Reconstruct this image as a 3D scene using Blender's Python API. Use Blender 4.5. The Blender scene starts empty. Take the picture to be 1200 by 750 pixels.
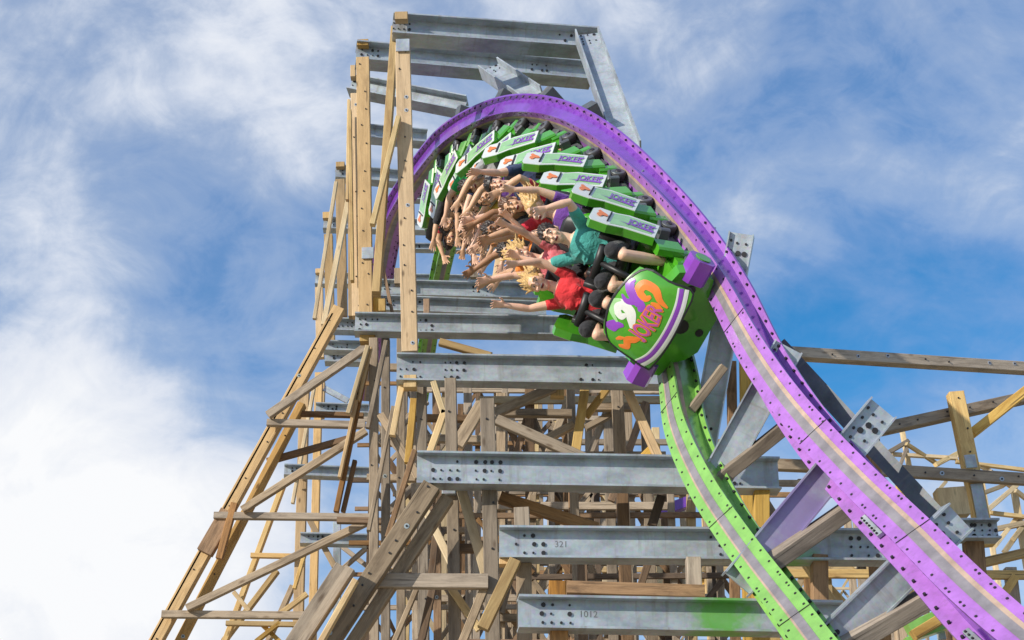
import bpy, bmesh, math, random
import numpy as np
from mathutils import Vector, Matrix
random.seed(7)
R = random.Random(11)
SC = bpy.context.scene
COL = SC.collection
# ------------------------------------------------------------------ camera geometry
F = 1900.0; PIT = math.radians(23); CZ = 1.7
cf = Vector((0, math.cos(PIT), math.sin(PIT))); cu = Vector((0, -math.sin(PIT), math.cos(PIT))); cr = Vector((1, 0, 0))
C0 = Vector((0, 0, CZ))
def ray(px, py): return cf + cr*((px-600)/F) + cu*((375-py)/F)
def atD(px, py, D): return C0 + ray(px, py)*D
def at(px, py, Y):
    r = ray(px, py); return C0 + r*(Y/r.y)
def atZ(px, py, Z):
    r = ray(px, py); return C0 + r*((Z-CZ)/r.z)
def depth(P): return (Vector(P)-C0).dot(cf)

# ------------------------------------------------------------------ materials
def newmat(name):
    m = bpy.data.materials.new(name); m.use_nodes = True
    nt = m.node_tree; b = nt.nodes['Principled BSDF']
    return m, nt, b
def N_(nt, t, **kw):
    n = nt.nodes.new(t)
    for k, v in kw.items(): setattr(n, k, v)
    return n
def ramp(nt, stops):
    r = N_(nt, 'ShaderNodeValToRGB'); e = r.color_ramp.elements
    while len(e) < len(stops): e.new(.5)
    for i, (p, c) in enumerate(stops): e[i].position = p; e[i].color = (*c, 1)
    return r
def mixc(nt, a, b, fac, mode='MIX'):
    m = N_(nt, 'ShaderNodeMix', data_type='RGBA', blend_type=mode)
    for sock, v in ((m.inputs[0], fac), (m.inputs[6], a), (m.inputs[7], b)):
        if hasattr(v, 'is_linked') or isinstance(v, bpy.types.NodeSocket): nt.links.new(v, sock)
        elif isinstance(v, (tuple, list)): sock.default_value = (*v, 1)
        else: sock.default_value = v
    return m.outputs[2]
def noise(nt, vec, scale, detail=4, rough=.55, dist=0):
    n = N_(nt, 'ShaderNodeTexNoise'); n.inputs['Scale'].default_value = scale; n.inputs['Detail'].default_value = detail
    n.inputs['Roughness'].default_value = rough; n.inputs['Distortion'].default_value = dist
    if vec is not None: nt.links.new(vec, n.inputs['Vector'])
    return n.outputs[0]
def mapped(nt, src, scale):
    m = N_(nt, 'ShaderNodeMapping'); m.inputs['Scale'].default_value = scale; nt.links.new(src, m.inputs['Vector']); return m.outputs[0]
def paint(name, col, rough=.35, metal=0, var=.25, coat=0, dirt=.0, spec=.5):
    m, nt, b = newmat(name)
    tc = N_(nt, 'ShaderNodeTexCoord')
    f = noise(nt, tc.outputs['Object'], 6, 5, .6)
    r = ramp(nt, [(.3, tuple(c*(1-var) for c in col)), (.7, tuple(min(1, c*(1+var*.5)) for c in col))])
    nt.links.new(f, r.inputs[0]); out = r.outputs[0]
    if dirt:
        f2 = noise(nt, tc.outputs['Object'], 17, 6, .7)
        r2 = ramp(nt, [(.52, (0, 0, 0)), (.68, (dirt, dirt, dirt))]); nt.links.new(f2, r2.inputs[0])
        out = mixc(nt, out, (.12, .1, .08), r2.outputs[0])
    nt.links.new(out, b.inputs['Base Color'])
    b.inputs['Roughness'].default_value = rough; b.inputs['Metallic'].default_value = metal
    b.inputs['Coat Weight'].default_value = coat; b.inputs['Coat Roughness'].default_value = .08
    return m
def wood(name, dark, light, knot=.6, green=0, grey=None):
    m, nt, b = newmat(name)
    uv = N_(nt, 'ShaderNodeUVMap'); uv.uv_map = 'UVMap'
    oi = N_(nt, 'ShaderNodeObjectInfo')
    g = noise(nt, mapped(nt, uv.outputs[0], (2.6, 62, 1)), 1.0, 7, .7, .8)
    r = ramp(nt, [(.22, dark), (.45, tuple(a*.4+c*.6 for a, c in zip(dark, light))), (.78, light)]); nt.links.new(g, r.inputs[0])
    out = r.outputs[0]
    # long blotches and weather streaks
    p = noise(nt, mapped(nt, uv.outputs[0], (1.9, 9, 1)), 1.0, 7, .68, .6)
    rp = ramp(nt, [(.45, (0, 0, 0)), (.7, (1, 1, 1))]); nt.links.new(p, rp.inputs[0])
    gcol = grey or tuple(c*.55 for c in dark)
    s = N_(nt, 'ShaderNodeMath', operation='MULTIPLY'); s.inputs[1].default_value = .92; nt.links.new(rp.outputs[0], s.inputs[0])
    out = mixc(nt, out, gcol, s.outputs[0])
    # knots
    v = N_(nt, 'ShaderNodeTexVoronoi'); v.inputs['Scale'].default_value = 1
    nt.links.new(mapped(nt, uv.outputs[0], (2.6, 7, 1)), v.inputs['Vector'])
    rk = ramp(nt, [(.06, (knot, knot, knot)), (.16, (0, 0, 0))]); nt.links.new(v.outputs['Distance'], rk.inputs[0])
    out = mixc(nt, out, (.10, .05, .02), rk.outputs[0])
    # cracks
    c = noise(nt, mapped(nt, uv.outputs[0], (.7, 40, 1)), 1.0, 3, .5, .3)
    rc = ramp(nt, [(.30, (.7, .7, .7)), (.36, (0, 0, 0))]); nt.links.new(c, rc.inputs[0])
    out = mixc(nt, out, (.05, .035, .025), rc.outputs[0])
    hs = N_(nt, 'ShaderNodeHueSaturation')
    mr = N_(nt, 'ShaderNodeMapRange'); mr.inputs['To Min'].default_value = .62; mr.inputs['To Max'].default_value = 1.24
    nt.links.new(oi.outputs['Random'], mr.inputs[0]); nt.links.new(mr.outputs[0], hs.inputs['Value'])
    mr2 = N_(nt, 'ShaderNodeMapRange'); mr2.inputs['To Min'].default_value = .75; mr2.inputs['To Max'].default_value = 1.1
    ml = N_(nt, 'ShaderNodeMath', operation='FRACT'); m7 = N_(nt, 'ShaderNodeMath', operation='MULTIPLY'); m7.inputs[1].default_value = 7.3
    nt.links.new(oi.outputs['Random'], m7.inputs[0]); nt.links.new(m7.outputs[0], ml.inputs[0]); nt.links.new(ml.outputs[0], mr2.inputs[0])
    nt.links.new(mr2.outputs[0], hs.inputs['Saturation']); nt.links.new(out, hs.inputs['Color'])
    nt.links.new(hs.outputs[0], b.inputs['Base Color'])
    b.inputs['Roughness'].default_value = .8; b.inputs['Specular IOR Level'].default_value = .25
    bp = N_(nt, 'ShaderNodeBump'); bp.inputs['Strength'].default_value = .35; bp.inputs['Distance'].default_value = .01
    nt.links.new(g, bp.inputs['Height']); nt.links.new(bp.outputs[0], b.inputs['Normal'])
    return m
def steel(name, base=(.41, .455, .49), spray=None):
    """hot-dip galvanised steel; spray = (colour, u from, u to) is overspray left on the web by the rail painters"""
    m, nt, b = newmat(name)
    uv = N_(nt, 'ShaderNodeUVMap'); uv.uv_map = 'UVMap'; oi = N_(nt, 'ShaderNodeObjectInfo')
    ad = N_(nt, 'ShaderNodeVectorMath', operation='ADD'); nt.links.new(uv.outputs[0], ad.inputs[0])
    cx = N_(nt, 'ShaderNodeCombineXYZ'); m9 = N_(nt, 'ShaderNodeMath', operation='MULTIPLY'); m9.inputs[1].default_value = 40
    nt.links.new(oi.outputs['Random'], m9.inputs[0]); nt.links.new(m9.outputs[0], cx.inputs[2]); nt.links.new(cx.outputs[0], ad.inputs[1])
    a = noise(nt, mapped(nt, ad.outputs[0], (2.2, 4, 1)), 1.2, 6, .62)
    r = ramp(nt, [(.3, tuple(c*.66 for c in base)), (.5, base), (.7, tuple(min(1, c*1.28) for c in base))]); nt.links.new(a, r.inputs[0])
    v = N_(nt, 'ShaderNodeTexVoronoi'); v.inputs['Scale'].default_value = 38; nt.links.new(ad.outputs[0], v.inputs['Vector'])
    out = mixc(nt, r.outputs[0], v.outputs['Color'], .07, 'OVERLAY')
    st = noise(nt, mapped(nt, ad.outputs[0], (14, 1.3, 1)), 1, 4, .6)
    rs = ramp(nt, [(.56, (0, 0, 0)), (.72, (.55, .55, .55))]); nt.links.new(st, rs.inputs[0])
    out = mixc(nt, out, (.25, .23, .2), rs.outputs[0])
    if spray:
        col, u0, u1 = spray
        sx = N_(nt, 'ShaderNodeSeparateXYZ'); nt.links.new(uv.outputs[0], sx.inputs[0])
        nz = noise(nt, mapped(nt, uv.outputs[0], (3, 3, 1)), 1.5, 4, .6)
        aa = N_(nt, 'ShaderNodeMath', operation='MULTIPLY_ADD'); aa.inputs[1].default_value = .8; nt.links.new(nz, aa.inputs[0]); nt.links.new(sx.outputs[0], aa.inputs[2])
        mid = (u0+u1)/2 + .4; half = abs(u1-u0)/2
        sb = N_(nt, 'ShaderNodeMath', operation='SUBTRACT'); sb.inputs[1].default_value = mid; nt.links.new(aa.outputs[0], sb.inputs[0])
        ab = N_(nt, 'ShaderNodeMath', operation='ABSOLUTE'); nt.links.new(sb.outputs[0], ab.inputs[0])
        mr = N_(nt, 'ShaderNodeMapRange'); mr.inputs['From Min'].default_value = half*.4; mr.inputs['From Max'].default_value = half*1.2
        mr.inputs['To Min'].default_value = .8; mr.inputs['To Max'].default_value = 0; nt.links.new(ab.outputs[0], mr.inputs[0])
        out = mixc(nt, out, col, mr.outputs[0])
    nt.links.new(out, b.inputs['Base Color'])
    b.inputs['Metallic'].default_value = .35
    rr = N_(nt, 'ShaderNodeMapRange'); rr.inputs['To Min'].default_value = .35; rr.inputs['To Max'].default_value = .6
    nt.links.new(a, rr.inputs[0]); nt.links.new(rr.outputs[0], b.inputs['Roughness'])
    return m
M = {}
M['fresh'] = wood('fresh_timber', (.48, .28, .10), (.78, .52, .225), .75, grey=(.46, .29, .12))
M['gold'] = wood('golden_timber', (.46, .28, .08), (.74, .50, .17), .6, grey=(.40, .22, .06))
M['pale'] = wood('pale_timber', (.46, .34, .17), (.72, .56, .32), .4, grey=(.42, .30, .15))
M['grey'] = wood('weathered_timber', (.22, .165, .11), (.52, .41, .29), .6, grey=(.18, .135, .095))
M['brown'] = wood('brown_timber', (.17, .09, .04), (.40, .24, .12), .6, grey=(.10, .06, .035))
M['dark'] = wood('dark_timber', (.07, .045, .03), (.2, .135, .085), .5, grey=(.06, .04, .03))
M['rust'] = wood('orange_timber', (.24, .11, .035), (.5, .26, .09), .6, grey=(.14, .07, .03))
M['steel'] = steel('galvanised_steel')
M['steel_green'] = steel('galvanised_steel_green_overspray', spray=((.16, .5, .08), 2.15, 2.75))
M['steel_green2'] = steel('galvanised_steel_green_overspray_low', spray=((.14, .5, .05), 1.45, 2.0))
M['steel_violet'] = steel('galvanised_steel_violet_overspray', spray=((.30, .22, .46), .75, 1.6))
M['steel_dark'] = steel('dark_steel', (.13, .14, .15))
M['bolt'] = paint('dark_bolt', (.035, .033, .035), .5, .3, .2)
M['violet'] = paint('violet_rail_paint', (.20, .052, .45), .18, 0, .22, .5, .25)  # darkened so the shade on the rail sides is in the colour
M['stencil'] = paint('faded_stencil_ink', (.16, .17, .18), .6)
M['violet_plate'] = paint('sunlit_violet_plate_paint', (.41, .165, .56), .28, 0, .22, .4, .3)  # same violet lightened: sunlight and sheen on plate and flanges painted in
M['green_rail'] = paint('green_rail_paint', (.235, .50, .10), .3, 0, .2, .4, .15)
M['worn'] = paint('worn_running_steel', (.29, .265, .28), .45, .2, .35)
M['tan_wear'] = paint('tan_wear_line', (.50, .36, .27), .5, .1, .35)
M['green'] = paint('green_car_paint', (.075, .36, .02), .22, 0, .18, .7)
M['green_hi'] = paint('pale_green_car_paint', (.34, .62, .28), .25, 0, .2, .5)
M['white'] = paint('white_car_paint', (.74, .76, .72), .25, 0, .08, .5)
M['purple'] = paint('purple_car_paint', (.27, .06, .50), .25, 0, .12, .5)
M['orange'] = paint('orange_car_paint', (.85, .22, .03), .3, 0, .15, .4)
M['magenta'] = paint('magenta_lettering', (.45, .09, .36), .35, 0, .1)
M['black'] = paint('black_vinyl', (.018, .018, .02), .45, 0, .3)
M['rubber'] = paint('black_rubber', (.03, .03, .03), .7, 0, .3)
M['teeth'] = paint('tooth_white', (.85, .82, .76), .3)
M['eye'] = paint('eye_white', (.85, .85, .83), .2)
M['iris'] = paint('dark_iris', (.03, .02, .015), .15)
M['mouth'] = paint('mouth_dark_red', (.16, .02, .02), .4)
M['lip'] = paint('lip_red', (.58, .24, .19), .45)
def skin(name, col):
    m = paint(name, col, .5, 0, .12); b = m.node_tree.nodes['Principled BSDF']
    b.inputs['Subsurface Weight'].default_value = .12; b.inputs['Subsurface Radius'].default_value = (.02, .008, .004); return m
SKIN = [skin('fair_skin', (.82, .52, .37)), skin('tanned_skin', (.70, .42, .26)), skin('brown_skin', (.42, .22, .12)), skin('pink_skin', (.84, .52, .38))]
def cloth(name, col):
    m = paint(name, col, .85, 0, .15); nt = m.node_tree; b = nt.nodes['Principled BSDF']
    b.inputs['Sheen Weight'].default_value = .2
    tc = N_(nt, 'ShaderNodeTexCoord'); n = noise(nt, tc.outputs['Object'], 14, 3, .5, 1.2)
    bp = N_(nt, 'ShaderNodeBump'); bp.inputs['Strength'].default_value = .6; bp.inputs['Distance'].default_value = .03
    nt.links.new(n, bp.inputs['Height']); nt.links.new(bp.outputs[0], b.inputs['Normal']); return m
def hairm(name, col):
    m, nt, b = newmat(name); tc = N_(nt, 'ShaderNodeTexCoord')
    n = noise(nt, mapped(nt, tc.outputs['Object'], (60, 60, 18)), 1, 4, .6)
    r = ramp(nt, [(.3, tuple(c*.45 for c in col)), (.7, tuple(min(1, c*1.35) for c in col))]); nt.links.new(n, r.inputs[0])
    nt.links.new(r.outputs[0], b.inputs['Base Color']); b.inputs['Roughness'].default_value = .45; return m
HAIR = {'dark': hairm('dark_hair', (.03, .018, .012)), 'brown': hairm('brown_hair', (.12, .055, .025)), 'blonde': hairm('blonde_hair', (.62, .40, .15)), 'ginger': hairm('ginger_hair', (.40, .17, .06))}

# ------------------------------------------------------------------ object helpers
def thing(name, label, cat, loc=(0, 0, 0), group=None, matrix=None):
    o = bpy.data.objects.new(name, None); COL.objects.link(o); o.empty_display_size = .3
    if matrix is not None: o.matrix_world = matrix
    else: o.location = loc
    o['label'] = label; o['category'] = cat
    if group: o['group'] = group
    return o
def mesh_obj(name, me, parent=None):
    o = bpy.data.objects.new(name, me); COL.objects.link(o)
    if parent: o.parent = parent
    return o
def bm_obj(name, bm, mats, parent=None, smooth=False):
    me = bpy.data.meshes.new(name); bm.normal_update(); bm.to_mesh(me); bm.free()
    for m in (mats if isinstance(mats, (list, tuple)) else [mats]): me.materials.append(m)
    if smooth: me.polygons.foreach_set('use_smooth', [True]*len(me.polygons))
    return mesh_obj(name, me, parent)
def frame(a, nhint):
    a = a.normalized(); n = nhint - a*nhint.dot(a); n.normalize(); s = a.cross(n); return a, n, s
def prism(bm, p1, p2, prof, nhint, uvl, mi=0, u0=0, v0=0):
    """extrude a closed 2-D profile (s, n) from p1 to p2"""
    a, n, s = frame(p2-p1, nhint); L = (p2-p1).length; k = len(prof)
    A = [bm.verts.new(p1 + s*q[0] + n*q[1]) for q in prof]; B = [bm.verts.new(p2 + s*q[0] + n*q[1]) for q in prof]
    per = [0]
    for i in range(k): per.append(per[-1] + math.dist(prof[i], prof[(i+1) % k]))
    for i in range(k):
        j = (i+1) % k
        f = bm.faces.new((A[i], A[j], B[j], B[i])); f.material_index = mi
        for lp, (uu, vv) in zip(f.loops, ((u0, per[i]), (u0, per[i+1]), (u0+L, per[i+1]), (u0+L, per[i]))): lp[uvl].uv = (uu, vv+v0)
    for ring, rev in ((A, True), (B, False)):
        f = bm.faces.new(ring[::-1] if rev else ring); f.material_index = mi
        for lp in f.loops:
            d = lp.vert.co - p1; lp[uvl].uv = (u0 + d.dot(s)*.4, v0 + d.dot(n))
def rect(w, d, c=.006):
    x, y = w/2, d/2; c = min(c, x*.4, y*.4)
    return [(-x+c, -y), (x-c, -y), (x, -y+c), (x, y-c), (x-c, y), (-x+c, y), (-x, y-c), (-x, -y+c)]
CAMN = Vector((0, -1, 0))
def disc(bm, c, n, r, h, uvl=None, mi=0, k=8):
    n = n.normalized(); t = n.orthogonal().normalized(); s = n.cross(t)
    lo = [bm.verts.new(c + (t*math.cos(2*math.pi*i/k) + s*math.sin(2*math.pi*i/k))*r) for i in range(k)]
    hi = [bm.verts.new(v.co + n*h) for v in lo]
    for i in range(k):
        j = (i+1) % k; f = bm.faces.new((lo[i], lo[j], hi[j], hi[i])); f.material_index = mi
    f = bm.faces.new(hi); f.material_index = mi
def member(par, name, p1, p2, w, d, mat, nhint=CAMN, bolts=0):
    off = par.matrix_world.translation if False else par.location
    bm = bmesh.new(); uvl = bm.loops.layers.uv.new('UVMap')
    prism(bm, p1-off, p2-off, rect(w, d), nhint, uvl, 0, R.random()*50, R.random()*50)
    if bolts:
        a, n, s = frame(p2-p1, nhint); L = (p2-p1).length
        for i in range(bolts):
            t = (R.random()*.06+.05)*L if i % 2 else L*(.95-R.random()*.06)
            q = p1-off + a*(L*(i+.5)/bolts + R.uniform(-.1, .1)) + s*R.uniform(-.25, .25)*w + n*(d/2-.002)
            if R.random() < .3: disc(bm, q, n, .026, .006, mi=2, k=12)
            disc(bm, q, n, .011, .014, mi=1, k=6)
    return bm_obj(name, bm, [M[mat], M['bolt'], M['steel']], par)
def W(par, name, x1, y1, x2, y2, w, mat, Y, Y2=None, d=.14, ground=False, bolts=0):
    """timber seen from (x1,y1) to (x2,y2) in the photograph, Y metres away, w = its width there in pixels"""
    p1 = at(x1, y1, Y); p2 = at(x2, y2, Y if Y2 is None else Y2)
    wm = w*(depth(p1)+depth(p2))/2/F
    if ground:
        lo, hi = (p1, p2) if p1.z < p2.z else (p2, p1)
        lo = hi + (lo-hi)*(hi.z/(hi.z-lo.z)); p1, p2 = hi, lo
    return member(par, name, p1, p2, wm, d, M and mat, bolts=bolts)
def ibeam(par, name, p1, p2, h, b, mat='steel', ends=(), nbolt=9, mark=None, nh=CAMN, seed=0):
    off = par.location; bm = bmesh.new(); uvl = bm.loops.layers.uv.new('UVMap')
    p1 = p1-off; p2 = p2-off
    tw, tf = .012, .02
    x, y = b/2, h/2
    # profile in (s, n): s across the flange depth is n (towards camera), s = vertical
    prof = [(-y, -x), (-y, x), (-y+tf, x), (-y+tf, tw), (y-tf, tw), (y-tf, x), (y, x), (y, -x), (y-tf, -x), (y-tf, -tw), (-y+tf, -tw), (-y+tf, -x)]
    prism(bm, p1, p2, prof[::-1], nh, uvl)
    a, n, s = frame(p2-p1, nh); rr = random.Random(seed)
    for u in ends:
        for i in range(3):
            for j in range(4):
                if rr.random() < .8:
                    disc(bm, p1 + a*(u + (j-1.5)*.075 + rr.uniform(-.01, .01)) + s*((i-1)*h*.27) + n*tw, n, rr.choice((.010, .012, .02)), .012, mi=1)
    o = bm_obj(name, bm, [M[mat], M['bolt']], par)
    BEAMLINE[par.name] = (p1+off, p2+off)
    return o
BEAMLINE = {}
def B_(par, x1, y1, x2, y2, hpx, Y, b=.24, mat='steel', ends=(.25,), Y2=None, name='steel_beam', seed=0):
    p1 = at(x1, y1, Y)
    p2 = atZ(x2, y2, p1.z) if Y2 is None else at(x2, y2, Y2)
    e = (p1-C0).normalized().z
    h = hpx*depth(p1)/F/math.sqrt(1-e*e)*1.04
    return ibeam(par, name, p1, p2, h, b, mat, ends, seed=seed)
def setlabel(o, l): o['label'] = l; return o

# ------------------------------------------------------------------ track frames
ST = [(430, 470, 30, (2, 38)), (440, 370, 28, (2, 38)), (450, 310, 27, (2, 38)), (460, 265, 26, (2, 38)), (478, 232, 25.2, (2, 38)), (501, 200, 24.4, (0, 38)), (527, 171, 23.3, (-5, 41)), (565, 149, 22, (-15, 40)),
      (604, 139, 20.8, (-28, 41)), (650, 146, 19.5, (-42, 31)), (695, 171, 18.3, (-53, 19)), (745, 216, 17.1, (-62, 4)), (796, 273, 16, (-66, -8)), (840, 337, 15, (-75, -26)),
      (873, 400, 14.2, (-72, -42)), (917, 465, 13.4, (-70, -54)), (965, 520, 12.7, (-67, -66)), (1014, 570, 12.0, (-64, -76)), (1067, 620, 11.25, (-62, -84)), (1114, 668, 10.65, (-54, -88)), (1162, 712, 10.15, (-46, -93)), (1220, 760, 9.65, (-36, -98)), (1345, 860, 8.8, (-36, -98))]
GA = 1.0
Pk = np.array([atD(*s[:3]) for s in ST]); Hk = np.array([np.array(cr)*s[3][0] - np.array(cu)*s[3][1] for s in ST], float); Hk /= np.linalg.norm(Hk, axis=1)[:, None]
def crm(A, i, t):
    n = len(A); a, b, c, d = A[max(i-1, 0)], A[i], A[min(i+1, n-1)], A[min(i+2, n-1)]
    return .5*((2*b)+(c-a)*t+(2*a-5*b+4*c-d)*t*t+(-a+3*b-3*c+d)*t**3)
S_ = []; H_ = []
for i in range(len(Pk)-1):
    for k in range(20): S_.append(crm(Pk, i, k/20)); H_.append(crm(Hk, i, k/20))
S_ = np.array(S_); H_ = np.array(H_)
for _ in range(60): S_[1:-1] = (S_[:-2]+2*S_[1:-1]+S_[2:])/4
for _ in range(20): H_[1:-1] = (H_[:-2]+2*H_[1:-1]+H_[2:])/4
T_ = np.gradient(S_, axis=0); T_ /= np.linalg.norm(T_, axis=1)[:, None]
cfn = np.array(cf); Nn = H_ - cfn*((H_*T_).sum(1)/(T_@cfn))[:, None]; Nn /= np.linalg.norm(Nn, axis=1)[:, None]
Bn = np.cross(Nn, T_)
Ls = np.r_[0, np.cumsum(np.linalg.norm(np.diff(S_, axis=0), axis=1))]
i0 = 20*13  # station (843,335)
L0 = 13.0 - Ls[i0]; Ls = Ls + L0
_pj = S_-np.array(C0); _px = 600 + F*_pj[:, 0]/(_pj@cfn); _g = slice(20*3, 20*15)
def Lx(px): return float(np.interp(px, _px[_g], Ls[_g]))
def fr(L):
    q = lambda A: Vector([float(np.interp(L, Ls, A[:, k])) for k in range(3)])
    P, T, N = q(S_), q(T_).normalized(), q(Nn); N = (N-T*N.dot(T)).normalized(); B = N.cross(T)
    return P, T, N, B
def carmat(L):
    P, T, N, B = fr(L); C = P - B*(GA/2); X = -B
    return Matrix(((X.x, T.x, N.x, C.x), (X.y, T.y, N.y, C.y), (X.z, T.z, N.z, C.z), (0, 0, 0, 1)))

# ------------------------------------------------------------------ coaster track
LA, LB = Ls[0], Ls[-1]
track = thing('coaster_track', 'twin railed coaster track, one violet and one green steel rail, diving from the crest', 'coaster track', (0, 12, 0))
def rail(side, mat, name):
    off = track.location; n = 330
    w1, w2 = (.175, .23) if side > 0 else (.165, .165); hw = .145 if side > 0 else .128
    prof = [(-hw, 0), (hw, 0), (hw, -.022), (.10, -.022), (.10, -.25), (w1, -.25), (w1, -.275), (-w2, -.275), (-w2, -.25), (-.10, -.25), (-.10, -.022), (-hw, -.022)]
    bm = bmesh.new(); uvl = bm.loops.layers.uv.new('UVMap'); prev = None
    strips = [((-.045, .003), (.025, .003), 1), ((.025, .0035), (.06, .0035), 2)] if side > 0 else [((-.045, .003), (-.03, .003), 2), ((-.03, .0035), (.035, .0035), 1)]
    ps = None
    for i in range(n+1):
        L = LA + (LB-LA)*i/n; P, T, N, B = fr(L)
        if side < 0: P = P - B*GA
        P = P - off
        ring = [bm.verts.new(P + B*a + N*b) for a, b in prof]
        sv = [(bm.verts.new(P + B*a[0] + N*a[1]), bm.verts.new(P + B*b[0] + N*b[1])) for a, b, _ in strips]
        iv = -1 if side > 0 else 1
        wl = (bm.verts.new(P + B*(iv*.103) + N*(-.05)), bm.verts.new(P + B*(iv*.103) + N*(-.10)))
        if prev:
            for k in range(len(prof)):
                j = (k+1) % len(prof)
                f = bm.faces.new((prev[k], prev[j], ring[j], ring[k])); f.smooth = True; f.material_index = 3 if k in (0, 4, 8) else 0  # on the violet rail, plate and flange tops take the painted-in sunlit tone
            for (a, b), (c, d), st in zip(ps, sv, strips):
                f = bm.faces.new((a, b, d, c)); f.material_index = st[2]
            f = bm.faces.new((pw[0], pw[1], wl[1], wl[0])); f.material_index = 2
        prev, ps, pw = ring, sv, wl
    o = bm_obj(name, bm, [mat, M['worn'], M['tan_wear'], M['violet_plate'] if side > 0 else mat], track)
    for e in o.data.edges: pass
    # bolt heads: one child mesh of the fastener rows along this rail
    bm = bmesh.new(); L = LA; i = 0
    while L < LB-.05:
        P, T, N, B = fr(L)
        if side < 0: P = P - B*GA
        P = P - off
        for b in (.03-hw, hw-.03): disc(bm, P + B*b + N*-.001, N, .011, .006, k=6)
        if i % 7 in (0, 1) :
            for b in (.03-hw, hw-.03): disc(bm, P + B*b + T*.05 + N*-.001, N, .011, .006, k=6)
        disc(bm, P + B*.15 + N*-.25, N, .013, .02, k=6); disc(bm, P - B*(w2-.035) + N*-.25, N, .013, .02, k=6)
        L += .2; i += 1
    bo = bm_obj('bolt_row', bm, M['bolt'], o); bo['kind'] = 'stuff'
    return o
def shade_auto(o, ang=30):
    me = o.data; bm = bmesh.new(); bm.from_mesh(me)
    for e in bm.edges:
        if len(e.link_faces) == 2 and e.calc_face_angle(0) > math.radians(ang): e.smooth = False
    bm.to_mesh(me); bm.free()
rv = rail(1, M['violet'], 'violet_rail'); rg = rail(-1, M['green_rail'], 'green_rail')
shade_auto(rv); shade_auto(rg)
# joint seams and tie clamp blocks on the violet rail
for L in (14.9, 16.6, 18.4):
    P, T, N, B = fr(L); off = track.location
    bm = bmesh.new(); uvl = bm.loops.layers.uv.new('UVMap')
    prism(bm, P - off - B*.15 - N*.22 - T*.16, P - off - B*.15 - N*.22 + T*.16, rect(.05, .03, .004), N, uvl)
    for k in range(7):
        disc(bm, P - off - B*.16 - N*.206 + T*(k-3)*.045, N-B*.5, .009, .014, mi=1, k=6)
    bm_obj('clamp_block', bm, [M['steel'], M['bolt']], rv)
for sd, r_ in ((1, rv), (-1, rg)):
    for L in (13.6, 15.5, 17.3, 19.3):
        P, T, N, B = fr(L); off = track.location
        if sd < 0: P = P - B*GA
        bm = bmesh.new(); uvl = bm.loops.layers.uv.new('UVMap')
        prism(bm, P - off - B*(.143 if sd > 0 else .127) + N*.001, P - off + B*(.143 if sd > 0 else .127) + N*.001, rect(.008, .009, .001), N, uvl)
        bm_obj('joint_seam', bm, M['bolt'], r_)
# cross ties: channel sections under both rails
def tie(x1, y1, x2, y2, w, D1, D2, mat='steel', bolts=True, name='cross_tie'):
    p1 = atD(x1, y1, D1); p2 = atD(x2, y2, D2); off = track.location
    Nn_ = -(cf*.9+cr*.2).normalized()
    wm = w*(D1+D2)/2/F
    bm = bmesh.new(); uvl = bm.loops.layers.uv.new('UVMap')
    y = wm/2; x = .1; tw = .008; tf = .014
    prof = [(-y, -x), (-y, x*.5), (-y+tf, x*.5), (-y+tf, tw), (y-tf, tw), (y-tf, x*.5), (y, x*.5), (y, -x), (y-tf, -x), (y-tf, -tw), (-y+tf, -tw), (-y+tf, -x)]
    prism(bm, p1-off, p2-off, prof[::-1], Nn_, uvl)
    a, n, s = frame(p2-p1, Nn_); L = (p2-p1).length
    if bolts:
        for (u, v, r) in ((.1, -.25, .012), (.1, .1, .012), (.18, .3, .012), (.2, 0, .026), (.2, -.25, .026), (.28, .1, .026), (.3, .3, .012), (.33, -.2, .012), (L-.1, .2, .015), (L-.15, -.2, .015), (L-.25, .1, .02), (.08, .35, .012), (.38, .2, .012)):
            disc(bm, p1-off + a*u + s*v*wm + n*tw, n, r, .012, mi=1)
    return bm_obj(name, bm, [M[mat], M['bolt']], track)
tie(869, 274, 824, 520, 30, 15.6, 15.25)
tie(924, 407, 822, 592, 36, 14.2, 13.9)
tie(1034, 479, 864, 684, 39, 13.05, 12.35, 'steel_violet')
tie(1124, 606, 955, 772, 42, 11.8, 11.3)
tie(765, 205, 700, 330, 26, 17.2, 17.6)
tie(826, 262, 770, 400, 26, 16.2, 16.4)
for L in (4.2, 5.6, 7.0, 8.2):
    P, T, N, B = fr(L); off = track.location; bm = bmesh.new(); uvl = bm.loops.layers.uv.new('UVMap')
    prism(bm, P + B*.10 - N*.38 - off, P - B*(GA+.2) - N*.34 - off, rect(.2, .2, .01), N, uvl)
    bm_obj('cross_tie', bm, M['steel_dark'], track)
def trackbar(x1, y1, x2, y2, w, D1, D2, mat, name, d=.12):
    p1 = atD(x1, y1, D1); p2 = atD(x2, y2, D2)
    return member(track, name, p1, p2, w*(D1+D2)/2/F, d, mat, nhint=-cf)
trackbar(928, 494, 838, 566, 15, 14.1, 13.85, 'grey', 'ledger', .16)
trackbar(1000, 593, 886, 672, 18, 12.7, 12.25, 'grey', 'ledger', .2)
trackbar(1102, 692, 975, 765, 21, 11.65, 11.3, 'grey', 'ledger', .2)
trackbar(848, 430, 806, 486, 10, 14.9, 14.8, 'grey', 'ledger', .1)
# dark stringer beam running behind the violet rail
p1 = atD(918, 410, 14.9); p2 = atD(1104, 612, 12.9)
ibeam(track, 'stringer_beam', p1, p2, .20, .15, 'steel_dark', (), nh=Vector((.62, -.6, -.45)))

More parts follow.
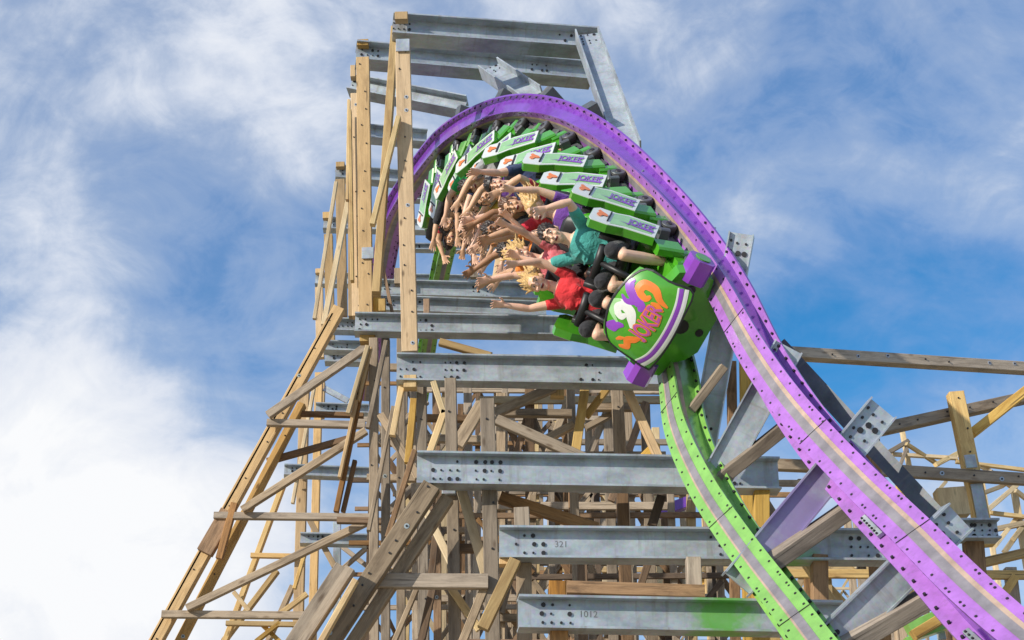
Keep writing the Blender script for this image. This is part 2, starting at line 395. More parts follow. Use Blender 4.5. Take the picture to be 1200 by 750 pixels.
# ------------------------------------------------------------------ crest tower bents
TG = 'timber bents of the crest tower'
def bent(label, Y, x=0): return thing('trestle_bent', label, 'trestle bent', (x, Y, 0), TG)
b = bent('tallest golden timber post with twin brace under the topmost steel header beam', 18, -1)
W(b, 'post', 472, 56, 480.5, 414, 18, 'fresh', 18, d=.16, bolts=14)
W(b, 'post_cap', 470.5, 16.5, 470.5, 25, 15, 'fresh', 18.1, d=.12)
B_(b, 460, 34, 700, 51, 22.5, 18.25, b=.34, ends=(.12, 2.35), seed=1)
W(b, 'gusset_plate', 472, 46, 472, 60, 16, 'steel', 17.895, d=.02)
W(b, 'brace', 463, 35, 441, 345, 9, 'gold', 18.4, d=.2)
W(b, 'brace', 467, 138, 436.5, 264, 6, 'pale', 17.85, d=.1)
B_(b, 465, 433, 812, 439, 30.5, 18, ends=(.16, .68, 2.3), seed=2)
W(b, 'post_foot', 481, 442, 481, 456, 15, 'gold', 18, d=.16)
def strut(par, x1, y1, x2, y2, w, Y1, Y2, nm='steel_strut'):
    p1 = at(x1, y1, Y1); p2 = at(x2, y2, Y2); wm = w*(depth(p1)+depth(p2))/2/F
    return ibeam(par, nm, p1, p2, wm, .22, 'steel', (.15,), seed=5)
strut(b, 688, 41, 736, 176, 30, 18.0, 16.6)
b = bent('timber bent with square post left of the tallest post, second header beam', 20, -1.9)
W(b, 'post', 425.5, 70, 429, 370, 15.5, 'fresh', 20, d=.16, bolts=12)
W(b, 'post_cap', 425.5, 48.5, 425.5, 55, 13, 'fresh', 20.1, d=.12)
B_(b, 417, 64, 692, 88, 20.5, 20.15, b=.32, ends=(.2, 2.7), seed=3)
strut(b, 574, 80, 624, 114, 27, 19.6, 18.5)
W(b, 'gusset_plate', 431, 290, 431, 303, 14, 'steel', 19.9, d=.02)
W(b, 'brace', 445, 295, 460, 368, 4, 'brown', 20.1, d=.1)
W(b, 'brace', 441, 345, 438, 372, 11, 'gold', 20.1, d=.12)
B_(b, 416, 380.5, 738, 386, 21.5, 19.7, ends=(.18, .9), seed=4)
W(b, 'post_foot', 431, 391, 431, 402, 18, 'gold', 19.8, d=.16)
W(b, 'packer', 448, 352, 448, 366, 8, 'gold', 20, d=.12); W(b, 'packer', 500, 352, 500, 369, 7, 'brown', 20, d=.12)
b = bent('timber bent with its header beam sloping down toward the violet crest', 22, -2.3)
W(b, 'post', 418, 112, 420, 372, 13.5, 'fresh', 22, d=.16, bolts=8)
B_(b, 411, 100, 545, 126, 17, 22.2, b=.3, ends=(.15,), seed=5, Y2=22.0)
W(b, 'brace', 410, 130, 413, 330, 4, 'gold', 21.8, d=.12)
B_(b, 436, 357, 640, 365, 17, 22.1, ends=(.2, .6), seed=6)
W(b, 'post_cap', 414, 79, 414, 92, 6, 'fresh', 22.1)
b = bent('narrow timber bent whose header beam meets the rail left of the crest', 24, -2.6)
W(b, 'post', 413.5, 162, 414.5, 372, 11.5, 'fresh', 24, d=.16)
B_(b, 407, 155, 500, 163, 14.5, 24.2, b=.28, seed=7)
W(b, 'brace', 409, 118, 407, 235, 3.5, 'gold', 23.9, d=.1)
B_(b, 412, 338, 640, 344, 17, 24.1, ends=(.2, .5, 2.1), seed=8)
W(b, 'packer', 466, 316, 466, 334, 7, 'grey', 24)
b = bent('timber bent with header beam level with the rail where it vanishes leftward', 27, -3)
W(b, 'post', 399, 212, 401.5, 372, 11, 'fresh', 27, d=.16)
W(b, 'post_cap', 399, 191.5, 399, 197, 10, 'fresh', 27.1)
B_(b, 393, 203.5, 520, 214, 14, 27.2, b=.28, seed=9)
W(b, 'brace', 409, 231, 379.5, 381, 6, 'pale', 26.6, d=.1)
W(b, 'brace', 394, 214, 368.5, 374, 4, 'pale', 26.6, d=.1)
B_(b, 470, 231, 580, 236, 8, 26, b=.2, seed=10)
b = bent('timber bent whose steel header passes behind the back green rail', 30, -3.7)
W(b, 'post', 385, 276, 387.5, 402, 10, 'fresh', 30, d=.16)
B_(b, 379, 263.5, 590, 268, 13, 30.2, b=.26, seed=11)
B_(b, 470, 290, 600, 293, 7, 29.6, b=.2, seed=12)
W(b, 'post_cap', 383, 250, 383, 257, 9, 'fresh', 30)
b = bent('farthest timber bent of the tower, its header below the hanging arms', 33, -4.3)
W(b, 'post', 374, 338, 375.5, 420, 9, 'fresh', 33, d=.16)
B_(b, 369.5, 328, 660, 333, 13, 33.2, b=.26, ends=(.2, 5), seed=13)
W(b, 'post_cap', 374, 316, 374, 321, 8, 'fresh', 33)
W(b, 'post', 592, 268, 581, 336, 11, 'fresh', 32, d=.16)
W(b, 'packer', 556, 318, 556, 326, 9, 'grey', 32.6)

# ------------------------------------------------------------------ lower bents carrying the dive
LG = 'steel capped bents under the diving track'
def lbent(label, Y, x): return thing('trestle_bent', label, 'trestle bent', (x, Y, 0), LG)
b = lbent('lowest steel beam bent, green overspray and stencilled numerals on its web', 13.4, .6)
B_(b, 607, 719, 985, 726, 36.5, 13.4, mat='steel_green2', ends=(.32,), seed=21); LINE1 = BEAMLINE[b.name]
W(b, 'post', 655, 738, 655, 790, 21, 'rust', 13.5, d=.16, ground=True)
W(b, 'post', 653, 683, 653, 701, 20, 'rust', 13.55, d=.16)
W(b, 'sill_beam', 664, 690, 825, 695, 15, 'brown', 13.8, d=.16)
W(b, 'post', 812, 655, 814, 700, 17, 'grey', 13.9, d=.16)
lowest = b
b = lbent('second lowest steel beam bent, gold knee brace at its left end', 14.0, .3)
B_(b, 585, 638, 1066, 642, 35.5, 14.0, mat='steel_green', ends=(.27, 2.0, 3.25), seed=22); LINE2 = BEAMLINE[b.name]
W(b, 'post', 614, 662, 615, 790, 18, 'grey', 14.15, d=.16, ground=True, bolts=8)
W(b, 'brace', 604, 657, 566, 737, 14, 'gold', 13.9, d=.12)
W(b, 'post_cap', 594, 657, 594, 663, 18, 'fresh', 14.0)
W(b, 'post', 960, 652, 961, 790, 18, 'brown', 14.1, d=.16, ground=True)
W(b, 'post', 611, 597, 612, 619, 18, 'grey', 14.3, d=.16)
W(b, 'brace', 944, 660, 985, 720, 9, 'gold', 14.4, d=.1)
second = b
b = lbent('steel beam bent with twin bolt clusters on grey timber posts', 14.8, -.2)
B_(b, 488.5, 551, 912, 558, 36, 14.8, ends=(.27, .68, 3.0), seed=23)
W(b, 'post', 571, 470, 578.5, 790, 17.5, 'grey', 15.0, d=.16, ground=True, bolts=16)
W(b, 'post', 528, 446, 534, 790, 14, 'grey', 15.3, d=.16, ground=True, bolts=12)
W(b, 'post', 892, 574, 892, 790, 18, 'gold', 15.0, d=.16, ground=True)
W(b, 'post_cap', 526, 571, 526, 580, 16, 'steel', 15.2, d=.1)
W(b, 'girt', 437, 681, 572, 682, 17, 'grey', 14.9, d=.1)
W(b, 'brace', 506, 570, 378, 765, 22, 'grey', 14.75, d=.14, bolts=10)
W(b, 'brace', 525, 584, 404, 768, 15, 'grey', 14.95, d=.14)
W(b, 'brace', 400, 664, 336, 762, 13, 'grey', 14.6, d=.14)
W(b, 'brace', 411, 667, 349, 762, 12, 'grey', 14.6, d=.14)
W(b, 'brace', 417, 680, 372, 760, 7, 'gold', 14.5, d=.1)
W(b, 'brace', 541, 575, 569, 672, 12, 'pale', 15.1, d=.08)
W(b, 'brace', 529, 690, 562, 738, 9, 'pale', 15.2, d=.08)
W(b, 'brace', 567, 691, 541, 755, 10, 'grey', 14.95, d=.08)
W(b, 'brace', 488, 691, 461, 755, 6, 'grey', 15.3, d=.08)
W(b, 'brace', 507, 690, 493, 755, 9, 'dark', 15.4, d=.08)
W(b, 'brace', 499, 598, 529, 660, 9, 'pale', 15.5, d=.08)
W(b, 'packer', 531, 643, 561, 643, 10, 'brown', 15.4, d=.08)
W(b, 'brace', 586, 583, 700, 620, 14, 'brown', 15.2, d=.08)
W(b, 'brace', 764, 616, 775, 582, 11, 'dark', 15.2, d=.08); W(b, 'brace', 748, 695, 761, 655, 9, 'dark', 15.2, d=.08)
W(b, 'post', 729, 576, 737, 790, 14, 'brown', 15.5, d=.14, ground=True)
W(b, 'post', 682, 656, 684, 790, 12, 'brown', 15.6, d=.14, ground=True)
third = b
# stencilled numerals on the two lowest beams
def text_bm(s, size, align='CENTER', fat=0):
    cu_ = bpy.data.curves.new('t', 'FONT'); cu_.body = s; cu_.size = size; cu_.align_x = align; cu_.align_y = 'CENTER'; cu_.extrude = 0; cu_.offset = fat
    cu_.resolution_u = 3
    o = bpy.data.objects.new('t', cu_); COL.objects.link(o)
    bpy.context.view_layer.update()
    me = bpy.data.meshes.new_from_object(o.evaluated_get(bpy.context.evaluated_depsgraph_get()))
    bpy.data.objects.remove(o); bm = bmesh.new(); bm.from_mesh(me); bpy.data.meshes.remove(me); return bm
def stencil(par, s, t, line):
    bm = text_bm(s, .08); p1, p2 = line; a = (p2-p1).normalized(); n = Vector((0, -1, 0)); n = (n-a*n.dot(a)).normalized(); u = n.cross(a)
    if u.z < 0: u = -u
    c = p1 + (p2-p1)*t + n*.0135 - par.location
    for v in bm.verts: v.co = c + a*v.co.x + u*v.co.y
    bm_obj('stencil_lettering', bm, M['stencil'], par)
stencil(lowest, '1012', .215, LINE1); stencil(second, '321', .15, LINE2)

# ------------------------------------------------------------------ middle lattice bent between beams
b = thing('trestle_bent', 'golden braced lattice of posts showing between the two middle steel beams', 'trestle bent', (.5, 19, 0))
W(b, 'post', 722, 440, 739, 760, 14, 'grey', 19.0, d=.14, ground=True, bolts=10)
W(b, 'post', 668, 440, 678, 740, 10, 'grey', 19.6, d=.14, ground=True)
W(b, 'brace', 686, 452, 674.5, 530, 11, 'gold', 18.6, d=.1)
W(b, 'brace', 712, 455, 687, 488, 8, 'gold', 18.7, d=.1)
W(b, 'brace', 732, 450, 778, 550, 10, 'fresh', 18.5, d=.1)
W(b, 'brace', 745, 545, 770, 520, 9, 'gold', 18.7, d=.1)
W(b, 'brace', 580, 484, 650, 454, 11, 'grey', 18.4, d=.1)
W(b, 'brace', 580, 491, 684, 537, 12, 'grey', 18.3, d=.1)
W(b, 'brace', 636, 517, 672, 498, 9, 'grey', 18.7, d=.1)
W(b, 'brace', 536, 522, 566, 472, 15, 'grey', 18.2, d=.1)
W(b, 'girt', 583, 484, 670, 485, 9, 'grey', 19.1, d=.1)
W(b, 'girt', 686, 478, 745, 478, 8, 'grey', 19.1, d=.1)
W(b, 'brace', 686, 502, 716, 486, 7, 'grey', 19.2, d=.1)
W(b, 'girt', 560, 534, 780, 534, 8, 'grey', 19.2, d=.1)
W(b, 'brace', 515, 401, 576, 418, 8, 'gold', 18.9, d=.1)
W(b, 'post_cap', 653, 452, 653, 466, 16, 'gold', 18.5)
W(b, 'post', 808, 470, 812, 760, 10, 'pale', 20, d=.14, ground=True)
W(b, 'post', 857, 425, 862, 760, 11, 'brown', 19.5, d=.14, ground=True)
W(b, 'post', 875, 420, 880, 760, 17, 'gold', 19.2, d=.14, ground=True)
W(b, 'girt', 888, 544, 962, 547, 13, 'grey', 18.8, d=.12)
W(b, 'post', 1020, 508, 1034, 760, 18, 'brown', 15.2, d=.16, ground=True)

# ------------------------------------------------------------------ inner tower legs, left of the lower beams
b = thing('trestle_bent', 'cluster of grey vertical tower posts with orange braces beside the batter legs', 'trestle bent', (-1.6, 20, 0))
for (x1, y1, x2, y2, w, m, Y) in ((438, 398, 438.5, 760, 10.5, 'grey', 19.6), (452, 398, 452, 760, 10, 'grey', 20), (470, 398, 470, 760, 10, 'grey', 20.6), (494, 446, 497, 760, 12, 'grey', 18.3), (484, 446, 487, 760, 7, 'grey', 22), (511, 446, 513, 760, 9, 'brown', 22), (548, 448, 551, 760, 10, 'grey', 22.5)):
    W(b, 'post', x1, y1, x2, y2, w, m, Y, d=.14, ground=True, bolts=8)
for (x1, y1, x2, y2, w, m, Y) in ((431, 406, 408, 485, 5, 'pale', 19.3), (434, 408, 419, 470, 5, 'gold', 19.4), (430, 425, 394, 600, 6, 'rust', 19.5), (424, 440, 398, 560, 4, 'fresh', 19.4), (416, 540, 402, 600, 5, 'brown', 19.6), (452.5, 400, 431, 502, 5, 'grey', 19.2),
                            (461, 477, 432, 622, 4.5, 'grey', 19.1), (486, 528, 454, 630, 6, 'brown', 18.1), (472, 448, 460, 511, 7, 'gold', 18.1), (485, 468, 478, 543, 8, 'gold', 18.5), (521, 482, 503, 533, 8, 'gold', 16.5), (508, 448, 520, 485, 7, 'pale', 16.5),
                            (446, 486, 490, 560, 9, 'grey', 19.2), (518, 560, 504, 690, 8, 'dark', 17.5), (446, 520, 500, 470, 8, 'grey', 21.5), (455, 600, 515, 540, 8, 'grey', 22), (455, 540, 520, 640, 8, 'brown', 22.4), (470, 700, 520, 620, 8, 'grey', 22.6), (452, 640, 500, 740, 8, 'grey', 22)):
    W(b, 'brace', x1, y1, x2, y2, w, m, Y, d=.09)
for (x1, y1, x2, y2, w, m, Y) in ((430, 430, 540, 433, 8, 'grey', 22), (432, 489, 560, 491, 8, 'brown', 21.6), (430, 560, 560, 562, 8, 'grey', 21.4), (395, 610, 450, 611, 7, 'brown', 20.5), (430, 620, 560, 622, 7, 'grey', 22.8), (500, 514, 580, 516, 9, 'grey', 21)):
    W(b, 'girt', x1, y1, x2, y2, w, m, Y, d=.1)

# ------------------------------------------------------------------ batter legs on the left
BG = 'slanting batter leg frames left of the tower'
b = thing('batter_frame', 'slanting double timber batter legs with grey rungs down the left flank', 'batter frame', (-4, 21, 0), BG)
W(b, 'leg', 398, 362, 183, 752, 14, 'fresh', 21, d=.16, ground=True, bolts=24)
W(b, 'edge_board', 390, 368, 176, 754, 3, 'brown', 20.95, d=.06, ground=True)
W(b, 'leg', 354, 474, 209, 756, 10, 'fresh', 21.3, d=.16, ground=True, bolts=10)
W(b, 'rung', 313, 495.5, 428, 498.5, 8.0, 'grey', 20.8, d=.1); W(b, 'rung', 345, 485, 426, 487, 5.5, 'brown', 21.3, d=.1)
W(b, 'rung', 251, 604.5, 433, 606.5, 8.0, 'grey', 20.8, d=.1); W(b, 'rung', 190, 720, 356, 721.5, 8.4, 'grey', 20.8, d=.1)
W(b, 'brace', 314, 487, 429, 407, 9.2, 'grey', 20.7, d=.1)
W(b, 'brace', 313, 541, 424, 510, 7.1, 'brown', 21.4, d=.1)
W(b, 'brace', 284, 598, 429, 505, 8.4, 'grey', 20.7, d=.1)
W(b, 'brace', 219, 713, 432, 611, 8.4, 'grey', 20.7, d=.1)
W(b, 'splice', 268, 600, 240, 648, 19, 'brown', 20.85, d=.12)
W(b, 'splice', 275, 590, 257, 655, 8, 'rust', 20.8, d=.1)
b = thing('batter_frame', 'thinner far batter legs with gold cross braces seen under the grey rungs', 'batter frame', (-3, 26, 0), BG)
W(b, 'leg', 334, 563, 264, 752, 6, 'gold', 26, d=.16, ground=True)
W(b, 'leg', 325, 669, 262, 752, 6, 'gold', 26.5, d=.16)
W(b, 'leg', 343, 687, 314, 752, 6, 'grey', 27, d=.16, ground=True)
W(b, 'post', 357, 458, 349, 752, 11.5, 'fresh', 26, d=.16, ground=True)
W(b, 'post', 374, 438, 366, 752, 9, 'fresh', 27.5, d=.16, ground=True)
W(b, 'post', 377, 448, 376, 490, 8, 'fresh', 29, d=.16)
W(b, 'brace', 368, 455, 343, 590, 3.8, 'pale', 25.7, d=.1)
W(b, 'brace', 363, 610, 392, 664, 6.7, 'fresh', 25.5, d=.1)
W(b, 'brace', 345, 690, 360, 640, 4.2, 'gold', 25.6, d=.1)
W(b, 'brace', 274, 694, 292, 716, 5.0, 'gold', 25.8, d=.1); W(b, 'brace', 300, 752, 328, 730, 5.0, 'gold', 25.8, d=.1); W(b, 'brace', 305, 730, 328, 752, 5.0, 'gold', 25.9, d=.1)
W(b, 'brace', 328, 720, 360, 696, 5.9, 'gold', 25.5, d=.1)
W(b, 'rung', 265, 730.5, 352, 732, 5.5, 'gold', 25.8, d=.1); W(b, 'rung', 294, 651, 342, 652, 5.5, 'fresh', 25.8, d=.1)
B_(b, 333, 552, 434, 556, 12, 25.6, b=.24, seed=31); B_(b, 352, 632, 436, 634, 12, 25.4, b=.24, seed=32)
B_(b, 370, 479, 432, 481, 10, 27, b=.24, seed=33); B_(b, 380, 407, 425, 408, 11, 24.5, b=.24, seed=34); B_(b, 381, 420, 425, 421, 12, 25, b=.24, seed=35)
B_(b, 386, 382, 420, 383, 14, 24.2, b=.24, seed=36)
W(b, 'brace', 380, 455, 408, 470, 7, 'steel', 27.5, d=.05)
W(b, 'post', 395, 612, 395, 752, 9, 'steel', 26, d=.1, ground=True)
W(b, 'brace', 400, 668, 432, 640, 5.0, 'grey', 27, d=.1); W(b, 'brace', 400, 640, 432, 665, 5.0, 'grey', 27.2, d=.1)

# ------------------------------------------------------------------ rear lattice: many bents deep behind
def lattice(lab, x0, x1, Y, ztop, npost, pw, girt, mats, dens=1.0, z0=0, grp=None, skew=0):
    b = thing('lattice_bent', lab, 'trestle bent', ((x0+x1)/2, Y, 0), grp)
    xs = [x0 + (x1-x0)*i/(npost-1) + R.uniform(-.1, .1) for i in range(npost)]
    for i, x in enumerate(xs):
        zt = ztop + R.uniform(-.2, .3)
        member(b, 'post', Vector((x+skew, Y, zt)), Vector((x, Y, 0)), pw, pw, R.choice(mats))
    z = ztop - R.uniform(.1, .4); flip = 0
    while z > max(z0, .5):
        member(b, 'girt', Vector((xs[0]-.3, Y-pw, z)), Vector((xs[-1]+.3, Y-pw, z+R.uniform(-.05, .05))), pw*.8, pw*.5, R.choice(mats))
        for i in range(npost-1):
            if R.random() < dens:
                a, c = (xs[i], xs[i+1]) if (flip+i) % 2 else (xs[i+1], xs[i])
                member(b, 'brace', Vector((a, Y+pw*.8, z-.05)), Vector((c, Y+pw*.8, z-girt+.05)), pw*.75, pw*.4, R.choice(mats))
            if R.random() < dens*.35:
                a, c = (xs[i], xs[i+1]) if not (flip+i) % 2 else (xs[i+1], xs[i])
                member(b, 'brace', Vector((a, Y-pw*1.5, z-.05)), Vector((c, Y-pw*1.5, z-girt+.05)), pw*.75, pw*.4, R.choice(mats))
        z -= girt; flip += 1
    return b
G = ['grey', 'grey', 'grey', 'grey', 'brown', 'brown', 'dark', 'pale']
def xw(px, py, Y): return at(px, py, Y).x
def zw(px, py, Y): return at(px, py, Y).z
RG = 'rear lattice bents behind the steel beams'
lattice('grey timber lattice bent just behind the middle beams, nearest of the rear ones', xw(585, 600, 21), xw(760, 600, 21), 21, zw(650, 462, 21), 5, .13, 1.5, G, .7, 4, RG)
lattice('lattice bent of mixed grey and brown braces behind the middle beams', xw(520, 600, 24.5), xw(800, 600, 24.5), 24.5, zw(650, 452, 24.5), 6, .13, 1.7, G, .65, 4, RG)
lattice('dense bent of slim crossed grey braces filling the tower core', xw(440, 600, 23), xw(700, 600, 23), 23, zw(570, 470, 23), 6, .09, .95, ['grey','grey','grey','brown','dark'], .9, 4, RG)
lattice('slim braced bent deep in the tower core behind the grey legs', xw(430, 600, 27), xw(640, 600, 27), 27, zw(540, 445, 27), 6, .09, 1.15, ['grey','brown','grey','grey'], .8, 5, RG)
lattice('slim fine bent low behind the two lowest steel beams', xw(560, 650, 20), xw(900, 650, 20), 20, zw(700, 575, 20), 7, .09, .8, ['grey','brown','grey','dark'], .8, 3, RG)
lattice('deep lattice bent with crossed timbers against the blue gap', xw(480, 600, 29), xw(830, 600, 29), 29, zw(650, 500, 29), 7, .14, 1.9, G, .7, 5, RG)
lattice('low wide lattice bent filling the gaps beneath the violet rail', xw(600, 650, 25), xw(1010, 650, 25), 25, zw(800, 555, 25), 8, .13, 1.3, G, .75, 3, RG)
lattice('farthest brown lattice bent low behind both rails', xw(470, 650, 36), xw(1060, 650, 36), 36, zw(800, 575, 36), 11, .15, 1.8, ['grey', 'brown', 'grey', 'pale', 'gold'], .8, 6, RG)
lattice('low brown lattice bent behind the lower end of the violet rail', xw(900, 700, 19), xw(1260, 700, 19), 19, zw(1000, 655, 19), 6, .13, 1.1, ['brown', 'grey', 'gold'], .7, 2, RG)

# ------------------------------------------------------------------ right side trestle
b = thing('trestle_bent', 'golden post crossing weathered rails at the right under open blue sky', 'trestle bent', (5.4, 17, 0))
W(b, 'rail_timber', 866, 410.5, 1235, 434, 13, 'grey', 17.25, 19, d=.14, bolts=10)
W(b, 'rail_timber', 1000, 510.5, 1235, 459, 12.5, 'grey', 16.7, 18, d=.14, bolts=8)
W(b, 'post', 1119, 461, 1156, 640, 18, 'gold', 17.1, d=.15, bolts=6)
W(b, 'brace', 1139, 508, 1215, 448, 11, 'gold', 17.3, d=.12)
W(b, 'rail_timber', 1010, 549.5, 1235, 564, 14, 'grey', 16.95, d=.08, bolts=8)
W(b, 'gusset_plate', 1136, 533, 1139, 548, 13, 'steel', 16.88, d=.02); W(b, 'gusset_plate', 1144, 567, 1152, 608, 14, 'steel', 16.99, d=.02)
W(b, 'block', 1112, 574, 1118, 606, 34, 'gold', 16.6, d=.2)
B_(b, 1104, 622, 1169, 622, 22, 16.4, ends=(.2, .45), seed=41)
W(b, 'post', 1140, 634, 1150, 760, 22, 'brown', 16.5, d=.16, ground=True)
W(b, 'post', 1122, 712, 1136, 800, 22, 'brown', 12.9, d=.16, ground=True)
W(b, 'brace', 1070, 745, 1120, 715, 12, 'gold', 13.4, d=.12)
W(b, 'brace', 1150, 660, 1235, 640, 10, 'gold', 17.4, d=.12)
ft = thing('distant_track', 'bit of bright green track far below, seen under the violet rail at the bottom right', 'coaster track', (4, 19, 0))
W(ft, 'green_rail', 1064, 738, 1135, 706, 13, 'green_rail', 17.5, d=.2); W(ft, 'green_rail', 1060, 752, 1140, 724, 6, 'green_rail', 17.6, d=.2)
W(ft, 'cross_tie', 1096, 708, 1104, 750, 8, 'steel', 17.8, d=.1)
fv = thing('distant_track', 'small length of purple rail glimpsed through the lattice between the lower steel beams', 'coaster track', (2, 26, 0))
W(fv, 'violet_rail', 772, 601, 812, 587, 12, 'violet', 24, d=.2); W(fv, 'cross_tie', 786, 588, 792, 606, 6, 'steel', 24.2, d=.1)
# far coaster hill: tan open trestle
FG = 'pale far trestle spans on the right horizon'
lattice('far tan trestle span low between the rails near the bottom', xw(600, 622, 55), xw(1100, 622, 55), 55, zw(1100, 622, 55), 14, .11, 1.9, ['pale', 'grey'], .75, zw(1000, 740, 55)-1, FG, .4)
b = thing('trestle_bent', 'pale far trestle of open diagonals behind the right golden post', 'trestle bent', (14, 42, 0), FG)
for (x1, y1, x2, y2, w_) in ((1040, 531, 1064, 517, 5), (1055, 545, 1064, 521, 4), (1096, 545, 1123, 531, 5), (1152, 578, 1176, 569, 4.5), (1157, 598, 1191, 569, 5.5), (1190, 575, 1236, 610, 5), (1187, 632, 1202, 612, 5.5), (1096, 579, 1108, 565, 4), (1177, 647, 1204, 609, 6), (1166, 640, 1192, 606, 5), (1062, 520, 1100, 545, 4), (1124, 533, 1160, 552, 4), (1160, 552, 1187, 572, 4)):
    W(b, 'brace', x1, y1, x2, y2, w_, R.choice(['pale', 'pale', 'grey']), 42, 42.5, d=.12)
for (x1, y1, x2, y2, w_) in ((1040, 532, 1122, 537, 4), (1120, 541, 1236, 555, 4), (1160, 601, 1236, 610, 4.5), (1168, 620, 1236, 606, 6)):
    W(b, 'girt', x1, y1, x2, y2, w_, 'pale', 42.3, d=.14)
for (x1, y1, x2, y2, w_) in ((1057, 504, 1068, 560, 5), (1187, 566, 1196, 620, 7), (1150, 560, 1158, 610, 5), (1226, 540, 1236, 620, 7)):
    W(b, 'post', x1, y1, x2, y2, w_, 'pale', 42.6, d=.16, ground=True)

# ------------------------------------------------------------------ train
def box_bm(bm, c, sx, sy, sz, mi=0, bev=.02):
    uvl = bm.loops.layers.uv.verify()
    prism(bm, Vector((c[0], c[1], c[2]-sz/2)), Vector((c[0], c[1], c[2]+sz/2)), rect(sx, sy, bev), Vector((0, 1, 0)), uvl, mi)
def cyl_bm(bm, p1, p2, r, k=16, mi=0, r2=None):
    p1 = Vector(p1); p2 = Vector(p2); a = (p2-p1).normalized(); t = a.orthogonal().normalized(); s = a.cross(t); r2 = r if r2 is None else r2
    lo = [bm.verts.new(p1 + (t*math.cos(2*math.pi*i/k) + s*math.sin(2*math.pi*i/k))*r) for i in range(k)]
    hi = [bm.verts.new(p2 + (t*math.cos(2*math.pi*i/k) + s*math.sin(2*math.pi*i/k))*r2) for i in range(k)]
    for i in range(k):
        j = (i+1) % k; f = bm.faces.new((lo[i], lo[j], hi[j], hi[i])); f.material_index = mi; f.smooth = True
    bm.faces.new(lo[::-1]).material_index = mi; bm.faces.new(hi).material_index = mi
def poly_slab(bm, pts, y0, y1, mi_top=0, mi_edge=0, axis='x'):
    """pts: (y,z) outline, extruded in x from y0 to y1"""
    A = [bm.verts.new((y0, p[0], p[1])) for p in pts]; B = [bm.verts.new((y1, p[0], p[1])) for p in pts]; k = len(pts)
    for i in range(k):
        j = (i+1) % k; f = bm.faces.new((A[i], A[j], B[j], B[i])); f.material_index = mi_edge
    bm.faces.new(A[::-1]).material_index = mi_edge; f = bm.faces.new(B); f.material_index = mi_top
def panel_mesh(sgn):
    """side shield of a row: green slab with a white framed face, tall along z"""
    bm = bmesh.new()
    o = [(-.17, .36), (.15, .36), (.17, .80), (.22, 1.02), (.22, 1.26), (.17, 1.30), (-.06, 1.30), (-.12, 1.22), (-.12, .98), (-.17, .80)]
    zs = lambda q: [(p[0]*1.18+.01, .42+(p[1]-.36)*.70) for p in q]
    o = zs(o); x0, x1 = .545, .625
    poly_slab(bm, o, x0*sgn, x1*sgn, 0, 0)
    c = (sum(p[0] for p in o)/len(o), .72)
    ins = lambda k: [(c[0]+(p[0]-c[0])*k, c[1]+(p[1]-c[1])*(1-(1-k)*.4)) for p in o]
    poly_slab(bm, ins(.97), (x1-.002)*sgn, (x1+.006)*sgn, 1, 1)     # white face
    poly_slab(bm, zs([(-.13, .42), (.11, .42), (.135, .82), (.175, 1.0), (-.085, 1.0), (-.13, .82)]), (x1+.004)*sgn, (x1+.009)*sgn, 2, 2)   # pale green field
    poly_slab(bm, zs([(-.08, 1.03), (.15, 1.03), (.15, 1.05), (-.08, 1.05)]), (x1+.004)*sgn, (x1+.02)*sgn, 3, 3)   # dark seam
    if sgn < 0: bmesh.ops.reverse_faces(bm, faces=bm.faces[:])
    bmesh.ops.recalc_face_normals(bm, faces=bm.faces[:])
    me = bpy.data.meshes.new('side_panel'); bm.to_mesh(me); bm.free()
    for m in ('green', 'white', 'green_hi', 'black'): me.materials.append(M[m])
    return me
PANEL = {1: panel_mesh(1), -1: panel_mesh(-1)}
def letter_mesh(sgn):
    bm = text_bm('JOKER', .20, fat=.004)
    for v in bm.verts:
        tx, ty = v.co.x, v.co.y
        v.co = Vector((sgn*.640, (-ty if sgn > 0 else ty)*1.0, .60 + tx*.62*(1) if sgn < 0 else .60 - tx*.62))
        if sgn < 0: v.co.y = -ty*-1; v.co.z = .60 - tx*.62 if False else .60 + tx*-.62; v.co.y = ty*-1 if False else -ty
    for f in bm.faces: f.material_index = 0
    for v in bm.verts: v.co.z = .42+(v.co.z-.36)*.7
    me = bpy.data.meshes.new('lettering'); bm.to_mesh(me); bm.free(); me.materials.append(M['purple'])
    bm = bmesh.new(); ring = []
    for i in range(14):
        a = 2*math.pi*i/14; r = .055*(1 + .35*math.sin(3*a) + .15*math.cos(5*a))
        ring.append(bm.verts.new((sgn*.639, .04 + r*math.cos(a)*1.3, 1.155 + r*math.sin(a)*1.3)))
    f = bm.faces.new(ring); f.material_index = 0
    for (y0, y1, z0, z1) in ((-.09, -.03, .40, .50), (.05, .10, .40, .92)):
        q = [bm.verts.new((sgn*.6395, *p)) for p in ((y0, z0), (y1, z0+.02), ((y0+y1)/2, z1))]
        bm.faces.new(q).material_index = 1
    for v in bm.verts: v.co.z = .42+(v.co.z-.36)*.7
    m2 = bpy.data.meshes.new('splash_print'); bm.to_mesh(m2); bm.free()
    m2.materials.append(M['orange']); m2.materials.append(M['purple']); return me, m2
LETTER = {1: letter_mesh(1), -1: letter_mesh(-1)}
def tomesh(name, bm, mats, smooth=False, bevel=0):
    if bevel: bmesh.ops.bevel(bm, geom=bm.edges[:], offset=bevel, segments=2, affect='EDGES', clamp_overlap=True)
    bmesh.ops.recalc_face_normals(bm, faces=bm.faces[:])
    me = bpy.data.meshes.new(name); bm.to_mesh(me); bm.free()
    for m in mats: me.materials.append(M[m])
    if smooth: me.polygons.foreach_set('use_smooth', [True]*len(me.polygons))
    return me
